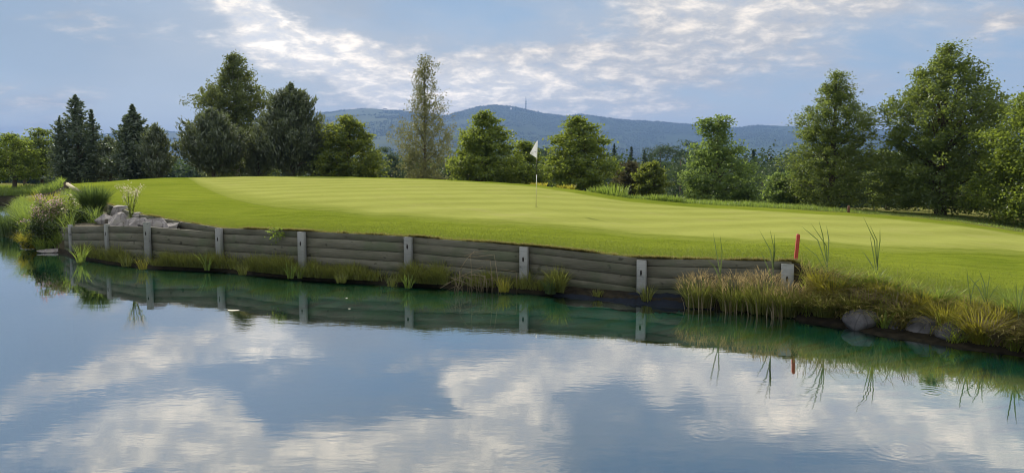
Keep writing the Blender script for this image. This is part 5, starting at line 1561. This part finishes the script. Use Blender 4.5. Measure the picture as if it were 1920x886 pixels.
# veil of thin blue-grey cloud under the whole front sky, pale towards the horizon
veilc = g.ramp(el, [(0.0, (.60, .575, .52)), (.05, (.40, .46, .495)), (.11, (.245, .345, .45)), (.22, (.18, .285, .41)), (.40, (.14, .25, .39))])
greyc = g.ramp(el, [(0.0, (.60, .58, .55)), (.10, (.37, .42, .475)), (.30, (.34, .40, .47))])
gm = g.math('MULTIPLY', g.sstep(g.math('ADD', nA, g.math('MULTIPLY', bright, .35)), .36, .62), g.sstep(az, -.34, -.18))
front = g.sstep(y_, -.2, .4)
nis = g.new('ShaderNodeVectorMath', operation='SCALE'); g.l.new(sky.outputs[0], nis.inputs[0]); nis.inputs[3].default_value = BS
base = g.mix(g.math('MULTIPLY', front, .88), nis.outputs[0], veilc)
base = g.mix(g.math('MULTIPLY', gm, .85), base, greyc)
lit = g.ramp(nB, [(.28, (.33, .36, .405)), (.48, (.50, .475, .44)), (.70, (1.0, .865, .69))])
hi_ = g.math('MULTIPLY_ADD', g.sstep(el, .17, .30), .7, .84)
hi_ = g.math('ADD', hi_, g.math('MULTIPLY', g.math('MAXIMUM', outside, g.sstep(g.math('MULTIPLY', y_, -1.0), .0, .5)), .7))  # extra brightness on unseen clouds overhead and behind the camera, added as fill light
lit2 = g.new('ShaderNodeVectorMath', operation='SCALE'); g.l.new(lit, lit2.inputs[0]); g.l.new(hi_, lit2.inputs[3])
dark = blob_sum([(120, 60, 330, 150, .24), (640, 20, 130, 40, .15)])
dk = g.new('ShaderNodeVectorMath', operation='SCALE'); g.l.new(base, dk.inputs[0]); g.l.new(g.math('SUBTRACT', 1.0, dark), dk.inputs[3]); base = dk.outputs[0]
glow = blob_sum([(520, 40, 150, 90, .75), (760, 130, 330, 80, .55), (880, 195, 420, 60, .5), (250, 90, 110, 170, .22), (1420, 40, 300, 80, .25)])
lit3 = g.new('ShaderNodeVectorMath', operation='SCALE'); g.l.new(lit2.outputs[0], lit3.inputs[0]); g.l.new(g.math('ADD', glow, 1.0), lit3.inputs[3])
base = g.mix(g.math('MULTIPLY', glow, .55), base, (.60, .565, .51))
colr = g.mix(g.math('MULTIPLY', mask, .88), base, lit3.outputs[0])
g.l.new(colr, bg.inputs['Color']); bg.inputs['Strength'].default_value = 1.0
w.cycles.sampling_method = 'MANUAL'; w.cycles.sample_map_resolution = 1024

# ------------------------------------------------------------------ view
SC.view_settings.view_transform = 'Standard'; SC.view_settings.look = 'None'
SC.view_settings.exposure = 0.50; SC.view_settings.gamma = 1.0; SC.view_settings.use_curve_mapping = False
SC.cycles.max_bounces = 8; SC.cycles.transparent_max_bounces = 12; SC.cycles.volume_bounces = 0
SC.cycles.use_denoising = True; SC.cycles.denoiser = 'OPENIMAGEDENOISE'; SC.cycles.denoising_input_passes = 'RGB_ALBEDO_NORMAL'; SC.cycles.denoising_prefilter = 'ACCURATE'; SC.cycles.filter_width = 1.05
SC.cycles.caustics_reflective = False; SC.cycles.caustics_refractive = False
